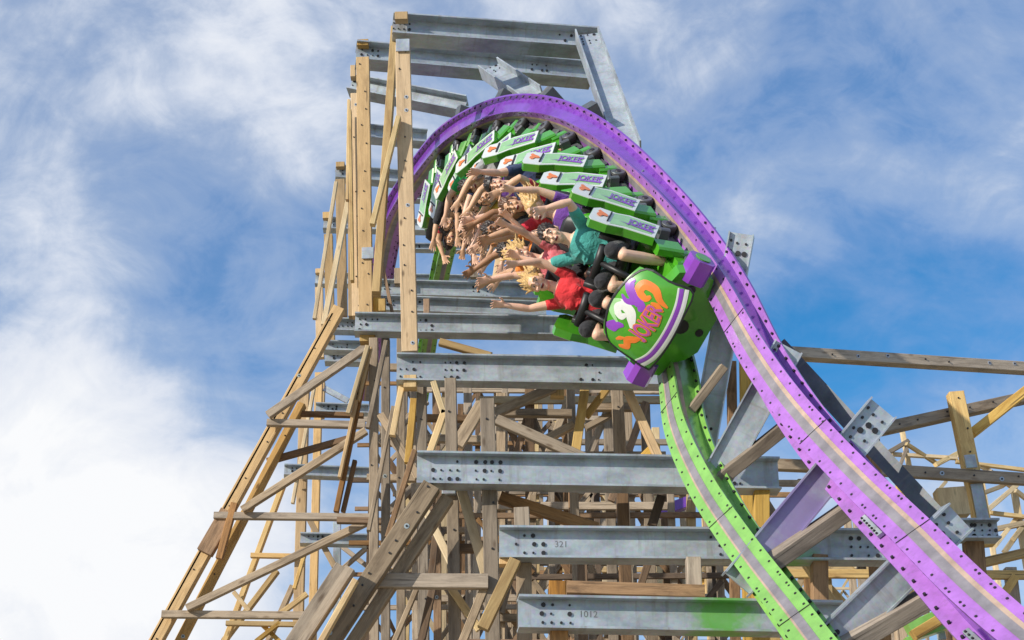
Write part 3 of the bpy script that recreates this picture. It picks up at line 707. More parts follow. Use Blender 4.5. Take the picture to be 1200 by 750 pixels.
def loft(bm, rings, mi=0, k=14):
    """rings: (centre, rx, ry, xdir, ydir) closed loft"""
    prev = None; first = None
    for c, rx, ry, xd, yd in rings:
        cur = [bm.verts.new(c + xd*(rx*math.cos(2*math.pi*i/k)) + yd*(ry*math.sin(2*math.pi*i/k))) for i in range(k)]
        if prev:
            for i in range(k):
                j = (i+1) % k; f = bm.faces.new((prev[i], prev[j], cur[j], cur[i])); f.material_index = mi
        else: bm.faces.new(cur[::-1]).material_index = mi
        prev = cur
    bm.faces.new(prev).material_index = mi
VX, VY, VZ = Vector((1, 0, 0)), Vector((0, 1, 0)), Vector((0, 0, 1))
def chassis_mesh():
    bm = bmesh.new()
    for x in (-.26, .26): box_bm(bm, (x, 0, .16), .12, 1.66, .16)
    for y in (-.78, -.35, .1, .5, .78): box_bm(bm, (0, y, .20), 1.0 if y in (-.35, .5) else .9, .12, .14)
    for y in (-.42, .43):
        for s in (-1, 1):
            box_bm(bm, (s*.53, y, .33), .10, .22, .26)
            box_bm(bm, (s*.46, y+.1, .22), .10, .3, .14)
    box_bm(bm, (0, 0, .30), .9, 1.5, .05)
    return tomesh('chassis', bm, ['green'])
def wheel_mesh():
    bm = bmesh.new()
    cyl_bm(bm, (-.04, 0, 0), (.04, 0, 0), .09, 22, 0); cyl_bm(bm, (-.05, 0, 0), (.05, 0, 0), .075, 18, 1); cyl_bm(bm, (-.06, 0, 0), (.06, 0, 0), .03, 10, 2)
    return tomesh('wheel', bm, ['rubber', 'steel_dark', 'bolt'])
def seat_mesh():
    bm = bmesh.new()
    rg_ = []
    for z, rx, ry, y in ((.56, .17, .06, -.16), (.62, .20, .08, -.17), (.9, .20, .075, -.2), (1.15, .19, .065, -.23), (1.30, .15, .05, -.25), (1.34, .08, .03, -.255)):
        rg_.append((Vector((0, y, z)), rx, ry, VX, VY))
    loft(bm, rg_, 0)
    box_bm(bm, (0, .06, .64), .38, .44, .1, 0, .04)
    for s in (-1, 1): box_bm(bm, (s*.20, 0, .80), .055, .34, .26, 0, .02)
    return tomesh('seat', bm, ['black'], True)
def shell_mesh():
    bm = bmesh.new(); rg_ = []
    for z, rx, ry, y in ((.34, .2, .08, -.2), (.5, .24, .09, -.24), (.9, .235, .08, -.275), (1.12, .22, .07, -.30), (1.22, .16, .05, -.31)):
        rg_.append((Vector((0, y, z)), rx, ry, VX, VY))
    loft(bm, rg_, 0)
    return tomesh('seat_shell', bm, ['green'], True)
def lapbar_mesh():
    bm = bmesh.new()
    cyl_bm(bm, (-.17, .30, .85), (.17, .30, .85), .045, 12)
    cyl_bm(bm, (0, .30, .85), (0, .46, .42), .03, 10)
    return tomesh('lap_bar', bm, ['black'], True)
def bogie_mesh():
    bm = bmesh.new()
    for s in (-1, 1):
        box_bm(bm, (s*.40, 0, .12), .08, .5, .16, 0, .02); box_bm(bm, (s*.46, .18, .2), .2, .06, .1, 0, .015); box_bm(bm, (s*.5, -.14, .17), .1, .12, .2, 1, .02)
        cyl_bm(bm, (s*.36, .1, -.05), (s*.36, .1, .2), .045, 12, 0); cyl_bm(bm, (s*.52, -.2, .12), (s*.52, .2, .26), .022, 8, 0)
    cyl_bm(bm, (-.5, 0, .13), (.5, 0, .13), .05, 12, 0)
    return tomesh('bogie', bm, ['steel_dark', 'green'])
BOG = bogie_mesh()
CH, WH, SEAT, SHELL, LAP = chassis_mesh(), wheel_mesh(), seat_mesh(), shell_mesh(), lapbar_mesh()
LEAN = math.radians(27); PIV = .36
LEANM = Matrix.Translation((0, 0, PIV)) @ Matrix.Rotation(LEAN, 4, 'X') @ Matrix.Translation((0, 0, -PIV))
def lean(o, row):
    l = Matrix.Translation((o.location.x, row, 0)) @ LEANM; o.matrix_local = l; return o
def inst(name, me, par, loc=(0, 0, 0), rot=None):
    o = mesh_obj(name, me, par); o.location = loc
    if rot: o.rotation_euler = rot
    return o
ROWP = .85
ordn = ['first', 'second', 'third', 'fourth', 'fifth', 'sixth']
CARL = [Lx(x) for x in (800, 741, 682, 624, 567, 522)]; print('CARL', CARL)
clabels = ['two row green coaster car directly behind the swirl painted nose, under the teal shirt',
           'two row green car, second behind the nose, white shields above the honey blond rider',
           'two row green coaster car, third behind the nose, where the red shirted rider reaches up',
           'two row green car, fourth behind the nose, just under the top of the violet rail',
           'two row green coaster car, fifth behind the nose, carrying the bright green shirt',
           'last two row green coaster car, hanging steepest at the far left of the crest']
for k, L in enumerate(CARL):
    c = thing('coaster_car', clabels[k], 'coaster car', group='cars of the coaster train', matrix=carmat(L))
    inst('chassis', CH, c)
    for row in (.31, -.31):
        for s in (-1, 1):
            p = lean(inst('side_panel', PANEL[s], c), row); inst('lettering', LETTER[s][0], p); inst('splash_print', LETTER[s][1], p)
            se = lean(inst('seat', SEAT, c, (s*.26, row, 0)), row); inst('seat_shell', SHELL, se)
            lean(inst('lap_bar', LAP, c, (s*.26, row, 0)), row)
    for y in (.62, -.2):
        inst('bogie', BOG, c, (0, y, 0))
        for s in (-1, 1):
            inst('wheel', WH, c, (s*GA/2, y, .093)); 
            inst('guide_wheel', WH, c, (s*(GA/2-.24), y+.05, -.09), (0, math.pi/2, 0))
# nose
nose = thing('nose_car', 'lead nose car with orange and violet swirls on its green shield', 'coaster car', matrix=carmat(Lx(836)))
def nsurf(u, v, off=0):
    """shield surface: u across -1..1 (car left is +), v up 0..1"""
    hw = .57 - .06*v - .10*max(0, v-.75)*4*.5
    def P(u, v): return Vector((-u*hw, .10*(1-u*u) + .10 - .34*v*v - .05*abs(u)**3, .22 + .74*v + .05*(1-u*u)*v))
    p = P(u, v); e = .01
    n = (P(u+e, v)-p).cross(P(u, v+e)-p).normalized()
    if n.y < 0: n = -n
    return p + n*off
def shield():
    bm = bmesh.new(); nu, nv = 24, 16; g = []
    for i in range(nu+1):
        u = -1 + 2*i/nu
        g.append([bm.verts.new(nsurf(u, (j/nv)*(1-.10*abs(u)**3))) for j in range(nv+1)])
    h = []
    for i in range(nu+1):
        u = -1 + 2*i/nu
        h.append([bm.verts.new(nsurf(u, (j/nv)*(1-.10*abs(u)**3), -.05)) for j in range(nv+1)])
    for i in range(nu):
        for j in range(nv):
            bm.faces.new((g[i][j], g[i+1][j], g[i+1][j+1], g[i][j+1])); bm.faces.new((h[i][j], h[i][j+1], h[i+1][j+1], h[i+1][j]))
    for i in range(nu):
        bm.faces.new((g[i][0], h[i][0], h[i+1][0], g[i+1][0])); bm.faces.new((g[i][nv], g[i+1][nv], h[i+1][nv], h[i][nv]))
    for j in range(nv):
        bm.faces.new((g[0][j], g[0][j+1], h[0][j+1], h[0][j])); bm.faces.new((g[nu][j], h[nu][j], h[nu][j+1], g[nu][j+1]))
    return tomesh('nose_shield', bm, ['green'], True)
ns = inst('nose_shield', shield(), nose); NM = Matrix.Translation((0, .20, .28)) @ Matrix.Rotation(math.radians(14), 4, 'X') @ Matrix.Translation((0, 0, -.2)) @ Matrix.Diagonal((.77, .80, .77, 1)); ns.matrix_local = NM; shade_auto(ns, 40)
def ribbon(name, pts, ws, mat, off=.004, thick=.002, par=None):
    """raised decal: smooth curve in (u,v) with widths"""
    pts = [Vector((*p, 0)) for p in pts]; n = 40; P = []; Wd = []
    A = np.array([[p.x, p.y] for p in pts]); w = np.array(ws, float)
    for i in range(n+1):
        t = i/n*(len(pts)-1); k = min(int(t), len(pts)-2); f = t-k
        q = crm(A, k, f); P.append(q); Wd.append(w[k]*(1-f) + w[k+1]*f)
    bm = bmesh.new(); rows = []
    for i in range(n+1):
        d = P[min(i+1, n)]-P[max(i-1, 0)]; d = d*np.array([.55, .74]); d = d/max(1e-6, np.linalg.norm(d)); nn = np.array([-d[1]/.55, d[0]/.74])*Wd[i]/2
        a, b_ = P[i]+nn, P[i]-nn; c = P[i]
        rows.append([bm.verts.new(nsurf(*a, 0)), bm.verts.new(nsurf(*a, off)), bm.verts.new(nsurf(*c, off+thick*.6)), bm.verts.new(nsurf(*b_, off)), bm.verts.new(nsurf(*b_, 0))])
    for i in range(n):
        for j in range(4): bm.faces.new((rows[i][j], rows[i][j+1], rows[i+1][j+1], rows[i+1][j]))
    for r_ in (rows[0], rows[-1]): bm.faces.new(r_)
    return inst(name, tomesh(name, bm, [mat], False), par or ns)
def sw(name, pts, ws, mat): return ribbon(name, pts, ws, mat)
sw('white_band', [(-1.0, .16), (-.6, .07), (0, .04), (.6, .06), (1.0, .12)], [.05, .05, .05, .05, .05], 'white')
sw('purple_band', [(-.98, .24), (-.6, .14), (0, .105), (.6, .13), (.98, .20)], [.05, .055, .06, .055, .05], 'purple')
sw('white_band', [(-.97, .29), (-.6, .19), (0, .155), (.6, .18), (.97, .25)], [.02, .025, .025, .025, .02], 'white')
sw('orange_swirl', [(.52, .27), (.58, .42), (.72, .55), (.70, .72), (.52, .74), (.46, .62), (.56, .56)], [.02, .07, .10, .11, .10, .08, .03], 'orange')
sw('orange_swirl', [(.40, .30), (.46, .42), (.44, .52)], [.02, .06, .02], 'orange')
sw('purple_swirl', [(.14, .60), (.26, .62), (.34, .74), (.46, .86), (.62, .90), (.70, .86)], [.03, .11, .12, .10, .09, .03], 'purple')
sw('purple_swirl', [(.30, .70), (.18, .82), (.26, .92)], [.08, .07, .02], 'purple')
sw('orange_swirl', [(-.9, .62), (-.78, .52), (-.62, .55), (-.5, .47), (-.38, .40)], [.03, .08, .09, .08, .02], 'orange')
sw('orange_swirl', [(-.80, .70), (-.70, .66), (-.62, .60)], [.02, .05, .02], 'orange')
sw('purple_swirl', [(-.72, .92), (-.6, .84), (-.48, .80), (-.36, .70)], [.05, .12, .10, .03], 'purple')
sw('pale_swirl', [(-.30, .58), (-.14, .64), (.02, .72), (.04, .86), (-.12, .90), (-.22, .80), (-.10, .74)], [.04, .10, .13, .13, .11, .09, .03], 'white')
sw('green_swirl', [(-.40, .80), (-.28, .93), (-.05, .97), (.12, .90)], [.03, .07, .07, .03], 'green_hi')
for fat, mat, off in ((.06, 'orange', .006), (.015, 'magenta', .009)):
    bm = text_bm('JOKER', 1.0, fat=fat)
    bmesh.ops.triangulate(bm, faces=bm.faces[:]); bmesh.ops.subdivide_edges(bm, edges=bm.edges[:], cuts=2, use_grid_fill=False)
    for v in bm.verts:
        x, y = v.co.x/1.9, v.co.y
        v.co = nsurf(.02 + x*.56, .40 + y*.36*(.8+.25*math.cos(x*2)) + .10*x*x - .04*x, off)
    inst('lettering' if mat == 'magenta' else 'lettering_outline', tomesh('lettering', bm, [mat]), ns)
ribbon('rim', [(-1, .02), (-1, .4), (-1, .8), (-.6, .955), (0, 1.0), (.6, .955), (1, .8), (1, .4), (1, .02), (.5, .0), (0, -.01), (-.5, .0), (-1, .02)], [.022]*13, 'black', .008)
# bumper plate and frame
bm = bmesh.new()
o_ = [(-.60, .10), (-.52, .30), (-.30, .36), (.30, .36), (.52, .30), (.60, .10), (.56, -.06), (.40, -.10), (.32, -.22), (.20, -.30), (-.20, -.30), (-.32, -.22), (-.40, -.10), (-.56, -.06)]
o_ = [(p[0], p[1]+.10) for p in o_]
A = [bm.verts.new((p[0], -.06, p[1])) for p in o_]; B2 = [bm.verts.new((p[0]*.97, .06, .1+(p[1]-.1)*.97)) for p in o_]
for i in range(len(o_)): j = (i+1) % len(o_); bm.faces.new((A[i], A[j], B2[j], B2[i]))
bm.faces.new(A[::-1]); bm.faces.new(B2)
for (x, z, r) in ((0, .0, .075), (-.38, .1, .045), (.38, .1, .045), (.2, .2, .03), (-.2, .2, .03), (0, -.2, .04)):
    disc(bm, Vector((x, .055, z+.1)), VY, r, .012, mi=1, k=16)
box_bm(bm, (0, -.36, .22), .8, .6, .2); box_bm(bm, (0, -.3, -.05), .3, .45, .2)
inst('bumper', tomesh('bumper', bm, ['green', 'black']), nose)
bm = bmesh.new(); box_bm(bm, (0, -.20, .44), .8, .24, .42, 0, .05)
inst('nose_body', tomesh('nose_body', bm, ['black']), nose).matrix_local = NM
for s in (-1, 1):
    bm = bmesh.new(); uvl = bm.loops.layers.uv.verify()
    prism(bm, Vector((s*.45, .0, .22)), Vector((s*.69, .0, .22)), rect(.23, .23, .06), VZ, uvl)
    w = inst('wheel_cover', tomesh('wheel_cover', bm, ['purple']), nose)
    bm = bmesh.new(); disc(bm, Vector((s*.691, .0, .22)), VX*s, .075, .012, k=20); inst('cover_plate', tomesh('cover_plate', bm, ['green']), w)
    bm = bmesh.new(); cyl_bm(bm, (s*.48, .0, .16), (s*.48, .0, -.02), .05, 12); box_bm(bm, (s*.44, -.05, .08), .16, .2, .14); inst('cover_bracket', tomesh('cover_bracket', bm, ['steel_dark']), nose)
    bm = bmesh.new()
    inst('wheel', WH, nose, (s*GA/2, -.3, .093))

# ------------------------------------------------------------------ riders
def capsule(bm, pts, rad, k=10, sq=1.0):
    """closed tapered tube with rounded ends"""
    pts = [Vector(p) for p in pts]; a0 = (pts[1]-pts[0]).normalized(); a1 = (pts[-1]-pts[-2]).normalized()
    P = [pts[0]-a0*rad[0]*.85, pts[0]-a0*rad[0]*.5] + pts + [pts[-1]+a1*rad[-1]*.5, pts[-1]+a1*rad[-1]*.85]
    Rr = [rad[0]*.5, rad[0]*.86] + list(rad) + [rad[-1]*.86, rad[-1]*.5]
    x = a0.orthogonal().normalized(); prev = None
    for i, (p, r) in enumerate(zip(P, Rr)):
        a = (P[min(i+1, len(P)-1)]-P[max(i-1, 0)]).normalized(); x = (x-a*x.dot(a)).normalized(); y = a.cross(x)
        cur = [bm.verts.new(p + x*(r*math.cos(2*math.pi*q/k)) + y*(r*math.sin(2*math.pi*q/k))) for q in range(k)]
        if prev:
            for q in range(k): j = (q+1) % k; bm.faces.new((prev[q], prev[j], cur[j], cur[q]))
        else: bm.faces.new(cur[::-1])
        prev = cur
    bm.faces.new(prev)
def ellipsoid(bm, c, r, rot=None, u=14, v=9, mi=0):
    m = Matrix.Translation(Vector(c)) @ (rot.to_4x4() if rot else Matrix()) @ Matrix.Diagonal((*r, 1))
    d = bmesh.ops.create_uvsphere(bm, u_segments=u, v_segments=v, radius=1, matrix=m)
    for vv in d['verts']:
        for f in vv.link_faces: f.material_index = mi; f.smooth = True
def remeshed(bm, voxel, sm=3):
    me = bpy.data.meshes.new('tmp'); bmesh.ops.recalc_face_normals(bm, faces=bm.faces[:]); bm.to_mesh(me); bm.free()
    o = bpy.data.objects.new('tmp', me); COL.objects.link(o)
    r = o.modifiers.new('r', 'REMESH'); r.mode = 'VOXEL'; r.voxel_size = voxel; r.use_smooth_shade = True
    if sm: s = o.modifiers.new('s', 'SMOOTH'); s.iterations = sm; s.factor = .5
    bpy.context.view_layer.update()
    out = bpy.data.meshes.new_from_object(o.evaluated_get(bpy.context.evaluated_depsgraph_get()))
    bpy.data.objects.remove(o); bpy.data.meshes.remove(me)
    return out
def hand(bm, wrist, d, pn, side, rr, curl, sc):
    """palm + four fingers + thumb; d along the hand, pn out of the palm, side = towards the thumb"""
    d = d.normalized(); pn = (pn-d*pn.dot(d)).normalized(); th = d.cross(pn)*side
    loft(bm, [(wrist-d*.02, .026*sc, .02*sc, th, pn), (wrist+d*.02*sc, .031*sc, .018*sc, th, pn), (wrist+d*.06*sc, .042*sc, .016*sc, th, pn), (wrist+d*.09*sc, .041*sc, .013*sc, th, pn), (wrist+d*.098*sc, .034*sc, .009*sc, th, pn)], k=12)
    for i, (o, l) in enumerate(((.031, .072), (.0105, .082), (-.0105, .077), (-.031, .06))):
        k = wrist + (d*.088 + th*o)*sc
        sp = th*o*(6.5+rr.uniform(-1, 3)); c = curl + rr.uniform(-.1, .25)
        d1 = (d + sp + pn*c*.6).normalized(); d2 = (d + sp*.8 + pn*c*1.5).normalized()
        m = k + d1*l*.52*sc
        capsule(bm, [k-d1*.02, m, m+d2*l*.48*sc], [.0105*sc, .0095*sc, .0078*sc], 8)
    k = wrist + (d*.028 + th*.03)*sc; d1 = (d*.55 + th*.85 + pn*.25).normalized(); d2 = (d*.9 + th*.45 + pn*.35).normalized()
    m = k + d1*.045*sc; capsule(bm, [k-d1*.015, m, m+d2*.032*sc], [.0135*sc, .0115*sc, .009*sc], 8)
def sleeve(bm, a, b_, r0, r1): capsule(bm, [a, a+(b_-a)*.5, b_], [r0, (r0+r1)/2, r1], 14)
SHIRT_CACHE = {}
def rider(matrix, label, sh, hair, skin_i, arms, female=False, head=(0, 0), lean=.0, hairstyle='short', voxel=.008, scale=1.06, seed=0, group=None, extra=None, legs=None, droop=0):
    rr = random.Random(seed)
    p = thing('person', label, 'person', group=group, matrix=matrix)
    W_ = .9 if female else 1.0
    k = lambda z: lean*z
    SM = SKIN[skin_i]
    # joints
    shl = {s: Vector((s*.178*W_, k(.5), .485)) for s in (-1, 1)}
    neck = Vector((0, k(.56), .54)); hc = Vector((0, k(.74)+.035+head[1]*.05, .725))
    yaw, nod = head[0], head[1]
    HR = Matrix.Rotation(-nod, 3, 'X') @ Matrix.Rotation(yaw, 3, 'Z')
    bm = bmesh.new()
    tors = [(0, .15, .11), (.1, .165*(1.06 if female else 1), .12), (.2, .15, .11), (.28, .135*W_, .10), (.38, .16*W_, .118), (.46, .172*W_, .11), (.52, .13*W_, .085), (.56, .07, .06)]
    loft(bm, [(Vector((0, k(z), z)), rx, ry, VX, VY) for z, rx, ry in tors], k=18)
    capsule(bm, [neck-VZ*.05, hc-VZ*.04-VY*.015], [.06*W_, .052*W_], 12)
    H = lambda v: hc + HR @ Vector(v)
    ellipsoid(bm, H((0, -.008, .02)), (.076, .096, .098), HR); ellipsoid(bm, H((0, .022, -.05)), (.058, .066, .068), HR)
    ellipsoid(bm, H((0, .045, -.092)), (.03, .03, .024), HR)                                    # chin
    capsule(bm, [H((0, .083, .018)), H((0, .108, -.022))], [.011, .016], 8)                      # nose
    for s in (-1, 1):
        ellipsoid(bm, H((s*.078, -.005, -.005)), (.012, .022, .032), HR)                         # ear
        ellipsoid(bm, H((s*.042, .066, -.03)), (.024, .02, .022), HR)                            # cheek
        capsule(bm, [H((s*.015, .088, .034)), H((s*.05, .074, .036))], [.011, .009], 8)          # brow
    hands = {}
    for s in (-1, 1):
        ua, fa, cl = arms[0 if s < 0 else 1]
        ua = Vector(ua) + Vector((rr.uniform(-.18, .18), rr.uniform(-.1, .3), 0)); fa = Vector(fa) + Vector((rr.uniform(-.35, .35), rr.uniform(-.1, .5), 0))
        if droop: ua = ua + Vector((droop, .1, 0)); fa = fa + Vector((droop*1.1, .1, 0))
        ua = ua.normalized(); fa = fa.normalized(); S = shl[s]
        S = S + VZ*max(0, ua.z)*.035
        E_ = S + ua*.255; Wr = E_ + fa*.225
        capsule(bm, [S - ua*.05, S+ua*.08, S+ua*.2, E_, E_+fa*.07, E_+fa*.16, Wr], [.052*W_, .052*W_, .043*W_, .037*W_, .040*W_, .033*W_, .025*W_], 12)
        pn = Vector((0, 1, .1)); 
        if abs(pn.dot(fa)) > .85: pn = Vector((0, .2, 1))
        hd = (fa + Vector((rr.uniform(-.15, .15), rr.uniform(-.1, .25), rr.uniform(-.05, .1)))).normalized()
        hand(bm, Wr, hd, pn, 1 if s > 0 else -1, rr, cl, 1.0 if not female else .92)
        hands[s] = (S, E_, Wr, hd)
    lg = legs or (.16, .05)
    for s in (-1, 1):
        kn = Vector((s*lg[0], .37, -.01+lg[1])); an = Vector((s*(lg[0]-.03), .06, -.42)); 
        capsule(bm, [Vector((s*.09, 0, .07)), Vector((s*(.09+lg[0])/2, .22, .10)), kn], [.085, .075, .055], 12)
        capsule(bm, [kn, kn+(an-kn)*.35, an], [.055, .056, .036], 12)
        capsule(bm, [an-VY*.03, an+VY*.14-VZ*.04], [.04, .032], 10)
    me = remeshed(bm, voxel, 3)
    # face: appended in the same mesh with own slots
    bm = bmesh.new(); bm.from_mesh(me); bpy.data.meshes.remove(me)
    for f in bm.faces: f.material_index = 0; f.smooth = True
    for s in (-1, 1):
        ellipsoid(bm, H((s*.033, .076, .012)), (.0135, .0115, .0085), HR, 12, 8, 1)
        ellipsoid(bm, H((s*.032, .0855, .011)), (.0072, .0045, .0075), HR, 10, 6, 2)
        b0 = bmesh.new(); bm2 = bm
        n0 = len(bm.faces); capsule(bm, [H((s*.014, .095, .040)), H((s*.034, .093, .045)), H((s*.052, .079, .038))], [.005, .006, .004], 6)
        bm.faces.ensure_lookup_table()
        for f in bm.faces[n0:]: f.material_index = 5
    op = rr.uniform(.7, 1.1)
    ellipsoid(bm, H((0, .072, -.058)), (.031, .020, .021*op), HR, 14, 8, 6); ellipsoid(bm, H((0, .077, -.058)), (.026, .0200, .016*op), HR, 14, 8, 3)
    ellipsoid(bm, H((0, .082, -.048)), (.022, .0140, .0055), HR, 12, 6, 4)
    body_me = bpy.data.meshes.new('body'); bm.to_mesh(body_me); bm.free()
    for m in (SM, M['eye'], M['iris'], M['mouth'], M['teeth'], HAIR[hair], M['lip']): body_me.materials.append(m)
    body = mesh_obj('body', body_me, p)
    # shirt
    bm = bmesh.new()
    loft(bm, [(Vector((0, k(z), z)), rx+.014, ry+.014, VX, VY) for z, rx, ry in ((.04, .155, .115), (.1, .165, .12), (.2, .155, .112), (.28, .14*W_, .105), (.38, .165*W_, .122), (.46, .172*W_, .112), (.525, .125*W_, .084), (.545, .085, .066))], k=20)
    if female:
        for s in (-1, 1): ellipsoid(bm, (s*.07, k(.38)+.09, .37), (.065, .055, .06))
    sl = sh[1] if len(sh) > 1 else .55
    for s in (-1, 1):
        S, E_, Wr, hd = hands[s]; d = (E_-S)
        if sl > 0: sleeve(bm, S-d*.25, S+d*sl, .066*W_, .058*W_)
        else: ellipsoid(bm, S*.8+Vector((0, 0, .06)), (.045, .05, .05))
    # folds
    for i in range(9):
        z = rr.uniform(.1, .42); x0 = rr.uniform(-.16, 0); yy = .115
        capsule(bm, [Vector((x0, k(z)+yy, z)), Vector((x0+.1, k(z)+yy+.012, z+rr.uniform(-.05, .05))), Vector((x0+.17, k(z)+yy-.004, z+rr.uniform(-.08, .08)))], [.006, .011, .006], 6)
    me = remeshed(bm, .009, 2); me.materials.append(sh[0]); mesh_obj('shirt', me, p)
    # shorts
    bm = bmesh.new()
    loft(bm, [(Vector((0, 0, -.01)), .165, .125, VX, VY), (Vector((0, 0, .04)), .178, .135, VX, VY), (Vector((0, 0, .1)), .176, .13, VX, VY), (Vector((0, k(.13), .135)), .165, .12, VX, VY)], k=18)
    for s in (-1, 1): capsule(bm, [Vector((s*.09, 0, .07)), Vector((s*(.09+lg[0])/2, .2, .10)), Vector((s*(.02+lg[0]*.85), .34, .11+lg[1]*.7))], [.1, .095, .082], 12)
    me = remeshed(bm, .012, 2); me.materials.append(extra['shorts'] if extra and 'shorts' in extra else CL['black']); mesh_obj('shorts', me, p)
    for s in (-1, 1):
        an = Vector((s*(lg[0]-.03), .06, -.42)); bm = bmesh.new()
        loft(bm, [(an+Vector((0, -.06, .03)), .04, .05, VX, VZ), (an+Vector((0, 0, 0)), .05, .06, VX, VZ), (an+Vector((0, .1, -.03)), .048, .036, VX, VZ), (an+Vector((0, .19, -.045)), .036, .022, VX, VZ)], k=14)
        bm_obj('shoe', bm, M['white'] if rr.random() < .4 else M['black'], p, True)
    # hair
    bm = bmesh.new()
    ellipsoid(bm, H((0, -.022, .034)), (.084, .098, .098), HR, 18, 12)
    if hairstyle == 'short':
        for i in range(60):
            a = rr.uniform(-math.pi, math.pi); e = rr.uniform(.15, 1.5)
            q = Vector((math.cos(a)*math.cos(e)*.078, math.sin(a)*math.cos(e)*.09-.02, .04+math.sin(e)*.09))
            capsule(bm, [H(q), H(q*1.0 + Vector((q.x*.18, q.y*.12-.012, .02+rr.uniform(0, .018))))], [.012, .005], 6)
        for s in (-1, 1): capsule(bm, [H((s*.076, .012, .03)), H((s*.076, .01, -.012))], [.011, .008], 6)
    else:
        for i in range(110):
            a = rr.uniform(math.pi*.96, math.pi*2.04); e = rr.uniform(-.3, 1.2)
            q = Vector((math.cos(a)*math.cos(e)*.08, math.sin(a)*math.cos(e)*.095-.02, .03+math.sin(e)*.09))
            fl = Vector((q.x*.7+rr.uniform(-.025, .025), rr.uniform(-.15, -.07), rr.uniform(.03, .13)))*rr.uniform(.7, 1.25)
            m1 = q + fl*.4 + Vector((rr.uniform(-.008, .008), -.018, .012)); m2 = q + fl*.75 + Vector((rr.uniform(-.01, .01), -.008, rr.uniform(-.012, .012)))
            capsule(bm, [H(q), H(m1), H(m2), H(q+fl)], [.015, .013, .0095, .003], 6)
    me = remeshed(bm, .005, 1); me.materials.append(HAIR[hair]); mesh_obj('hair', me, p)
    if extra and 'glasses' in extra:
        bm = bmesh.new()
        for s in (-1, 1): ellipsoid(bm, H((s*.034, .094, .012)), (.028, .008, .02), HR, 12, 8)
        capsule(bm, [H((-.03, .098, .016)), H((.03, .098, .016))], [.005, .005], 6)
        for s in (-1, 1): capsule(bm, [H((s*.06, .088, .014)), H((s*.085, 0, .01))], [.005, .004], 6)
        bm_obj('sunglasses', bm, M['black'], p)
    if extra and 'headband' in extra:
        bm = bmesh.new(); ring = []
        for r_ in (0, 1):
            for q in range(24):
                a = 2*math.pi*q/24; 
        loft(bm, [(H((0, -.012, .062)), .086, .104, HR@VX, HR@VY), (H((0, -.016, .09)), .083, .10, HR@VX, HR@VY)], k=24)
        bm_obj('headband', bm, M['black'], p)
    return p
CL = {n: cloth(n + '_cloth', c) for n, c in dict(teal=(.06, .36, .33), red=(.72, .03, .04), coral=(.85, .19, .22), purple=(.14, .04, .30), orange=(.85, .25, .04), kelly=(.02, .42, .10), black=(.02, .02, .025), grey=(.35, .35, .37), white=(.75, .75, .73), navy=(.03, .05, .14), yellow=(.7, .5, .08), crimson=(.62, .02, .05)).items()}
UP = lambda x, y, z: (x, y, z)
def upr(rr, s, fwd=.35):   # both arms flung up
    ua = (s*rr.uniform(.15, .45), rr.uniform(.05, .4)+fwd*.3, 1.0); fa = (s*rr.uniform(-.25, .25), rr.uniform(.0, .5), 1.0)
    return (ua, fa, rr.uniform(.1, .5))
SEATZ = .60
def seatmat(row, s, L=None):
    L = 12.25 - ROWP*row; car = row//2
    m = carmat(CARL[car]) @ Matrix.Translation((s*.26, (.31 if row % 2 == 0 else -.31), 0)) @ LEANM @ Matrix.Translation((0, -.03, SEATZ)) @ Matrix.Diagonal((1.06, 1.06, 1.06, 1))
    return m
RGP = 'riders with raised arms'
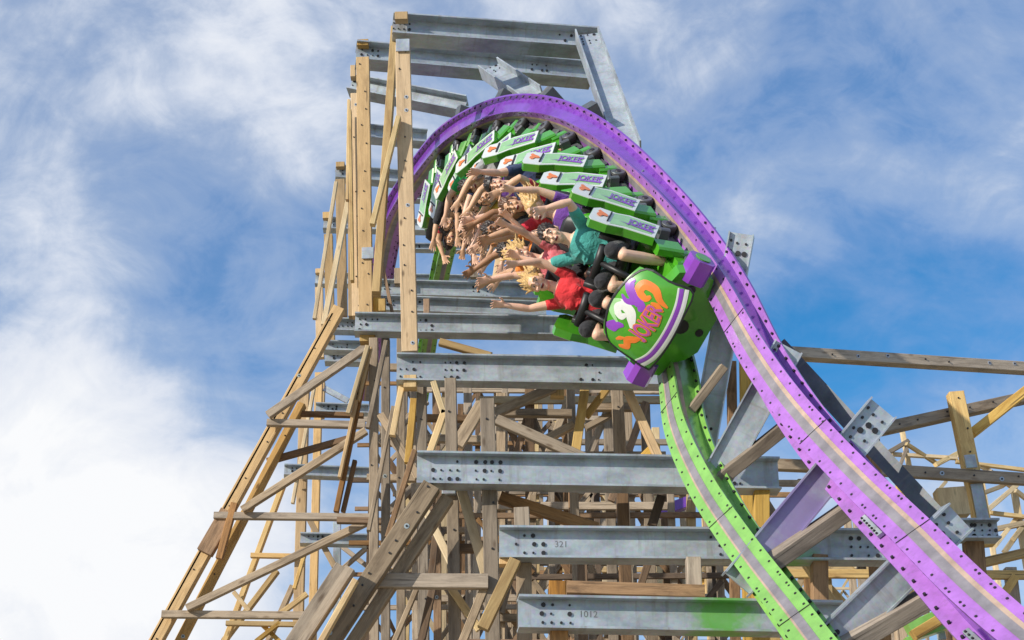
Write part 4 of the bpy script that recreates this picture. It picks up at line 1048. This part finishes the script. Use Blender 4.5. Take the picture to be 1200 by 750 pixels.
RD = [
 # row, side(-1 = car left, upper in the picture), label, shirt, hair, skin, arms(right x<0 side first), female, head, style, extra
 (0, -1, 'man in a teal T-shirt laughing in the front row, arms bent up beside his head', ('teal', .55), 'dark', 0, [((-.75, .25, .75), (.25, .35, .9), .9), ((.55, .1, .95), (.15, .1, 1), .8)], False, (.15, -.1), 'short', {}),
 (0, 1, 'blond woman in a red top in the front row, both arms stretched out', ('red', .28), 'blonde', 3, [((-.25, .25, 1), (-.1, .25, 1), .35), ((.3, .35, .9), (.05, .3, 1), .3)], True, (.2, -.05), 'flying', {}),
 (1, 1, 'woman in a coral pink top behind the red top, blond hair blowing', ('coral', .3), 'blonde', 3, [((-.2, .2, 1), (-.1, .25, 1), .4), ((.35, .3, 1), (.15, .25, 1), .35)], True, (.25, 0), 'flying', {}),
 (1, -1, 'woman with long honey blond hair and a violet top above the teal T-shirt', ('purple', .3), 'blonde', 0, [((-.3, .2, 1), (0, .2, 1), .4), ((.6, .2, .8), (-.3, .3, .9), .5)], True, (-.5, 0), 'flying', {}),
 (2, -1, 'rider in a crimson red shirt reaching one bare arm over the head', ('crimson', .5), 'brown', 1, [((-.8, .3, .6), (.5, .35, .9), .7), ((.5, .25, .8), (.2, .4, .9), .6)], False, (.2, 0), 'short', {}),
 (2, 1, 'dark haired man in an orange shirt tucked behind the coral pink top', ('orange', .5), 'dark', 1, [((-.35, .3, .9), (0, .3, 1), .5), ((.3, .2, 1), (.1, .25, 1), .5)], False, (.1, 0), 'short', {}),
 (3, -1, 'smiling man with a dark headband looking out below the crimson shirt', ('navy', .5), 'dark', 3, [((-.3, .5, .9), (-.2, .4, .9), .2), ((.4, .3, .9), (.2, .3, 1), .4)], False, (.3, -.1), 'short', {'headband': 1}),
 (3, 1, 'brown skinned rider in a black tank top low in the middle of the train', ('black', .0), 'dark', 2, [((-.3, .3, 1), (0, .3, 1), .4), ((.35, .3, 1), (.2, .2, 1), .4)], False, (.2, 0), 'short', {}),
 (4, -1, 'rider in a purple shirt with dark hair left of the crimson shirt', ('purple', .4), 'dark', 1, [((-.15, .4, 1), (.1, .5, 1), .3), ((.4, .4, 1), (.2, .5, 1), .3)], False, (.2, 0), 'short', {}),
 (4, 1, 'pale rider in a white shirt waving an open hand in the middle rows', ('white', .5), 'ginger', 0, [((-.3, .5, .9), (-.1, .5, 1), .1), ((.4, .4, .9), (.2, .5, 1), .15)], False, (.2, 0), 'short', {}),
 (5, -1, 'dark haired rider in sunglasses and a grey shirt, left of the purple shirt', ('grey', .5), 'dark', 1, [((-0.11, 0.41, 1), (0.19, 0.65, 1), 0.5), ((0.31, 0.53, 1), (0.02, 0.35, 1), 0.1)], False, (.1, .1), 'short', {'glasses': 1}),
 (5, 1, 'rider in a yellow shirt with long brown hair seen between waving forearms', ('yellow', .4), 'brown', 3, [((-0.06, 0.54, 1), (0.23, 0.66, 1), 0.4), ((0.44, 0.20, 1), (0.10, 0.32, 1), 0.4)], True, (.2, 0), 'flying', {}),
 (6, -1, 'rider in a navy shirt just right of the bright green shirt', ('navy', .5), 'brown', 0, [((-0.08, 0.28, 1), (-0.08, 0.66, 1), 0.3), ((0.39, 0.39, 1), (0.00, 0.57, 1), 0.3)], False, (.1, 0), 'short', {}),
 (6, 1, 'rider in a coral shirt with bare arms hanging toward the blue gap', ('coral', .3), 'dark', 1, [((0.01, 0.44, 1), (-0.09, 0.43, 1), 0.4), ((0.42, 0.36, 1), (0.05, 0.21, 1), 0.3)], True, (.1, 0), 'short', {}),
 (7, -1, 'man in a bright green shirt and dark glasses hanging head down', ('kelly', .5), 'dark', 0, [((-0.12, 0.25, 1), (0.13, 0.35, 1), 0.5), ((0.27, 0.47, 1), (-0.08, 0.68, 1), 0.4)], False, (.1, 0), 'short', {'glasses': 1}),
 (7, 1, 'pale armed rider in white on the far side of the bright green shirt', ('white', .4), 'brown', 3, [((-0.10, 0.29, 1), (0.10, 0.32, 1), 0.3), ((0.46, 0.23, 1), (-0.02, 0.54, 1), 0.1)], True, (.1, 0), 'flying', {}),
 (8, -1, 'rider in black with bare forearms dangling left of the bright green shirt', ('black', .6), 'dark', 1, [((-0.00, 0.53, 1), (-0.09, 0.57, 1), 0.4), ((0.41, 0.31, 1), (-0.01, 0.56, 1), 0.5)], False, (0, 0), 'short', {}),
 (8, 1, 'rider in grey half hidden behind the dangling forearms', ('grey', .5), 'brown', 0, [((0.01, 0.41, 1), (-0.14, 0.46, 1), 0.5), ((0.29, 0.54, 1), (0.10, 0.64, 1), 0.1)], False, (0, 0), 'short', {}),
 (9, -1, 'rider in a black long sleeved top at the back left of the train', ('black', .95), 'dark', 1, [((-0.21, 0.26, 1), (0.24, 0.32, 1), 0.3), ((0.44, 0.32, 1), (0.05, 0.28, 1), 0.5)], False, (0, 0), 'short', {}),
 (9, 1, 'rider in navy in the second last visible row, far side', ('navy', .5), 'dark', 3, [((-0.10, 0.42, 1), (0.01, 0.66, 1), 0.1), ((0.47, 0.45, 1), (0.17, 0.60, 1), 0.2)], False, (0, 0), 'short', {}),
 (10, -1, 'rider in a dark red top in the last car nearest the purple rail', ('crimson', .5), 'dark', 1, [((-0.15, 0.23, 1), (-0.08, 0.50, 1), 0.2), ((0.45, 0.48, 1), (0.20, 0.41, 1), 0.4)], False, (0, 0), 'short', {}),
]
for n, (row, s, lab, sh, hr, sk, arms, fem, head, style, ex) in enumerate(RD):
    rider(seatmat(row, s), lab, (CL[sh[0]], sh[1]), hr, sk, arms, fem, head, .02, style, .0065 if row < 5 else .008, seed=100+n, group=RGP, extra=ex, droop=(0, 0, 0, .2, .45, .5, .5, .45, .35, .25, .2)[row])

# ------------------------------------------------------------------ ground, sky, sun, camera
g, nt, bs = newmat('ground_gravel'); tc = N_(nt, 'ShaderNodeTexCoord')
f = noise(nt, tc.outputs['Object'], .3, 8, .6); r = ramp(nt, [(.35, (.30, .25, .16)), (.65, (.42, .36, .25))]); nt.links.new(f, r.inputs[0]); nt.links.new(r.outputs[0], bs.inputs['Base Color']); bs.inputs['Roughness'].default_value = .95
bm = bmesh.new(); vs = [bm.verts.new(p) for p in ((-900, -900, 0), (900, -900, 0), (900, 1500, 0), (-900, 1500, 0))]; bm.faces.new(vs)
go = bm_obj('ground', bm, g); go['kind'] = 'structure'; go['label'] = 'tan gravel ground under the coaster'; 

sun_dir = Vector((-.76, -.54, .37)).normalized()
sl = bpy.data.lights.new('sun', 'SUN'); sl.energy = 4.6; sl.angle = math.radians(.5); sl.color = (1, .93, .82)
so = bpy.data.objects.new('sun', sl); COL.objects.link(so); so.rotation_euler = (-sun_dir).to_track_quat('-Z', 'Y').to_euler()
w = bpy.data.worlds.new('World'); SC.world = w; w.use_nodes = True; nt = w.node_tree
bg = nt.nodes['Background']; outn = nt.nodes['World Output']
sky = N_(nt, 'ShaderNodeTexSky', sky_type='NISHITA'); sky.sun_disc = False
sky.sun_elevation = math.asin(sun_dir.z); sky.sun_rotation = math.atan2(sun_dir.x, sun_dir.y)
sky.ozone_density = 2.2; sky.air_density = 1.0; sky.dust_density = .4
tc = N_(nt, 'ShaderNodeTexCoord'); D = tc.outputs['Generated']
sep = N_(nt, 'ShaderNodeSeparateXYZ'); nt.links.new(D, sep.inputs[0])
def mth(op, a, b_=None, c=None):
    n = N_(nt, 'ShaderNodeMath', operation=op)
    for i, v in enumerate((a, b_, c)):
        if v is None: continue
        if isinstance(v, (int, float)): n.inputs[i].default_value = v
        else: nt.links.new(v, n.inputs[i])
    return n.outputs[0]
# project on a flat cloud deck so clouds stretch towards the horizon
zc = mth('MAXIMUM', sep.outputs[2], .06)
cxn = N_(nt, 'ShaderNodeCombineXYZ'); nt.links.new(mth('DIVIDE', sep.outputs[0], zc), cxn.inputs[0]); nt.links.new(mth('DIVIDE', sep.outputs[1], zc), cxn.inputs[1])
rot = N_(nt, 'ShaderNodeMapping'); rot.inputs['Rotation'].default_value = (0, 0, .5); rot.inputs['Scale'].default_value = (1.0, 1.7, 1); rot.inputs['Location'].default_value = (3.1, 1.3, 0)
nt.links.new(cxn.outputs[0], rot.inputs[0])
stt = N_(nt, 'ShaderNodeMapping'); stt.inputs['Scale'].default_value = (1, 1, 1.35); stt.inputs['Rotation'].default_value = (0, .35, 0); nt.links.new(D, stt.inputs[0])
n1 = noise(nt, stt.outputs[0], 6.5, 10, .58, .55); n2 = noise(nt, stt.outputs[0], 21, 8, .62, .5)
cov = mth('ADD', mth('MULTIPLY', n1, .68), mth('MULTIPLY', n2, .32))
def blob(px, py, amp, rad):
    """a bank (or gap) of cloud in one direction of the sky"""
    d = ray(px, py).normalized(); v = N_(nt, 'ShaderNodeVectorMath', operation='DOT_PRODUCT'); v.inputs[1].default_value = d; nt.links.new(D, v.inputs[0])
    mr = N_(nt, 'ShaderNodeMapRange', interpolation_type='SMOOTHSTEP'); mr.inputs['From Min'].default_value = math.cos(math.radians(rad)); mr.inputs['From Max'].default_value = 1
    mr.inputs['To Min'].default_value = 0; mr.inputs['To Max'].default_value = amp; nt.links.new(v.outputs['Value'], mr.inputs[0]); return mr.outputs[0]
for args in ((20, 760, .31, 13), (120, 600, .10, 8), (60, 350, .11, 6), (120, 90, .07, 9), (420, 40, .10, 8), (200, 255, -.11, 4.5), (220, 440, -.10, 4.5), (330, 340, .05, 3), (300, 120, .08, 6), (1050, 385, -.13, 6), (1130, 60, -.05, 5), (930, 430, -.10, 4), (1000, 250, .04, 5), (1090, 150, .05, 5), (880, 110, .03, 6), (620, 300, -.08, 4), (1150, 490, .04, 3)):
    cov = mth('ADD', cov, blob(*args))
rc = ramp(nt, [(.20, (0, 0, 0)), (.5, (.55, .55, .55)), (.74, (1, 1, 1))]); rc.color_ramp.interpolation = 'EASE'; nt.links.new(cov, rc.inputs[0])
ccol = ramp(nt, [(.40, (3.2, 4.4, 7.2)), (.6, (6.2, 6.9, 8.3)), (.9, (9.6, 9.7, 9.9))]); nt.links.new(cov, ccol.inputs[0])
skyc = N_(nt, 'ShaderNodeHueSaturation'); skyc.inputs['Saturation'].default_value = 1.42; skyc.inputs['Value'].default_value = 1.6; nt.links.new(sky.outputs[0], skyc.inputs['Color'])
nt.links.new(mixc(nt, skyc.outputs[0], ccol.outputs[0], rc.outputs[0]), bg.inputs['Color'])
bg.inputs['Strength'].default_value = .1

cam = bpy.data.cameras.new('camera'); cam.sensor_width = 36; cam.lens = 36*F/1200; cam.clip_end = 5000; cam.clip_start = .1
co = bpy.data.objects.new('camera', cam); COL.objects.link(co); co.location = C0; co.rotation_euler = (math.pi/2+PIT, 0, 0)
SC.camera = co
SC.view_settings.view_transform = 'Standard'; SC.view_settings.look = 'None'; SC.view_settings.exposure = 0.0; SC.view_settings.gamma = 1; SC.view_settings.use_curve_mapping = False
SC.cycles.max_bounces = 6; SC.cycles.use_denoising = True
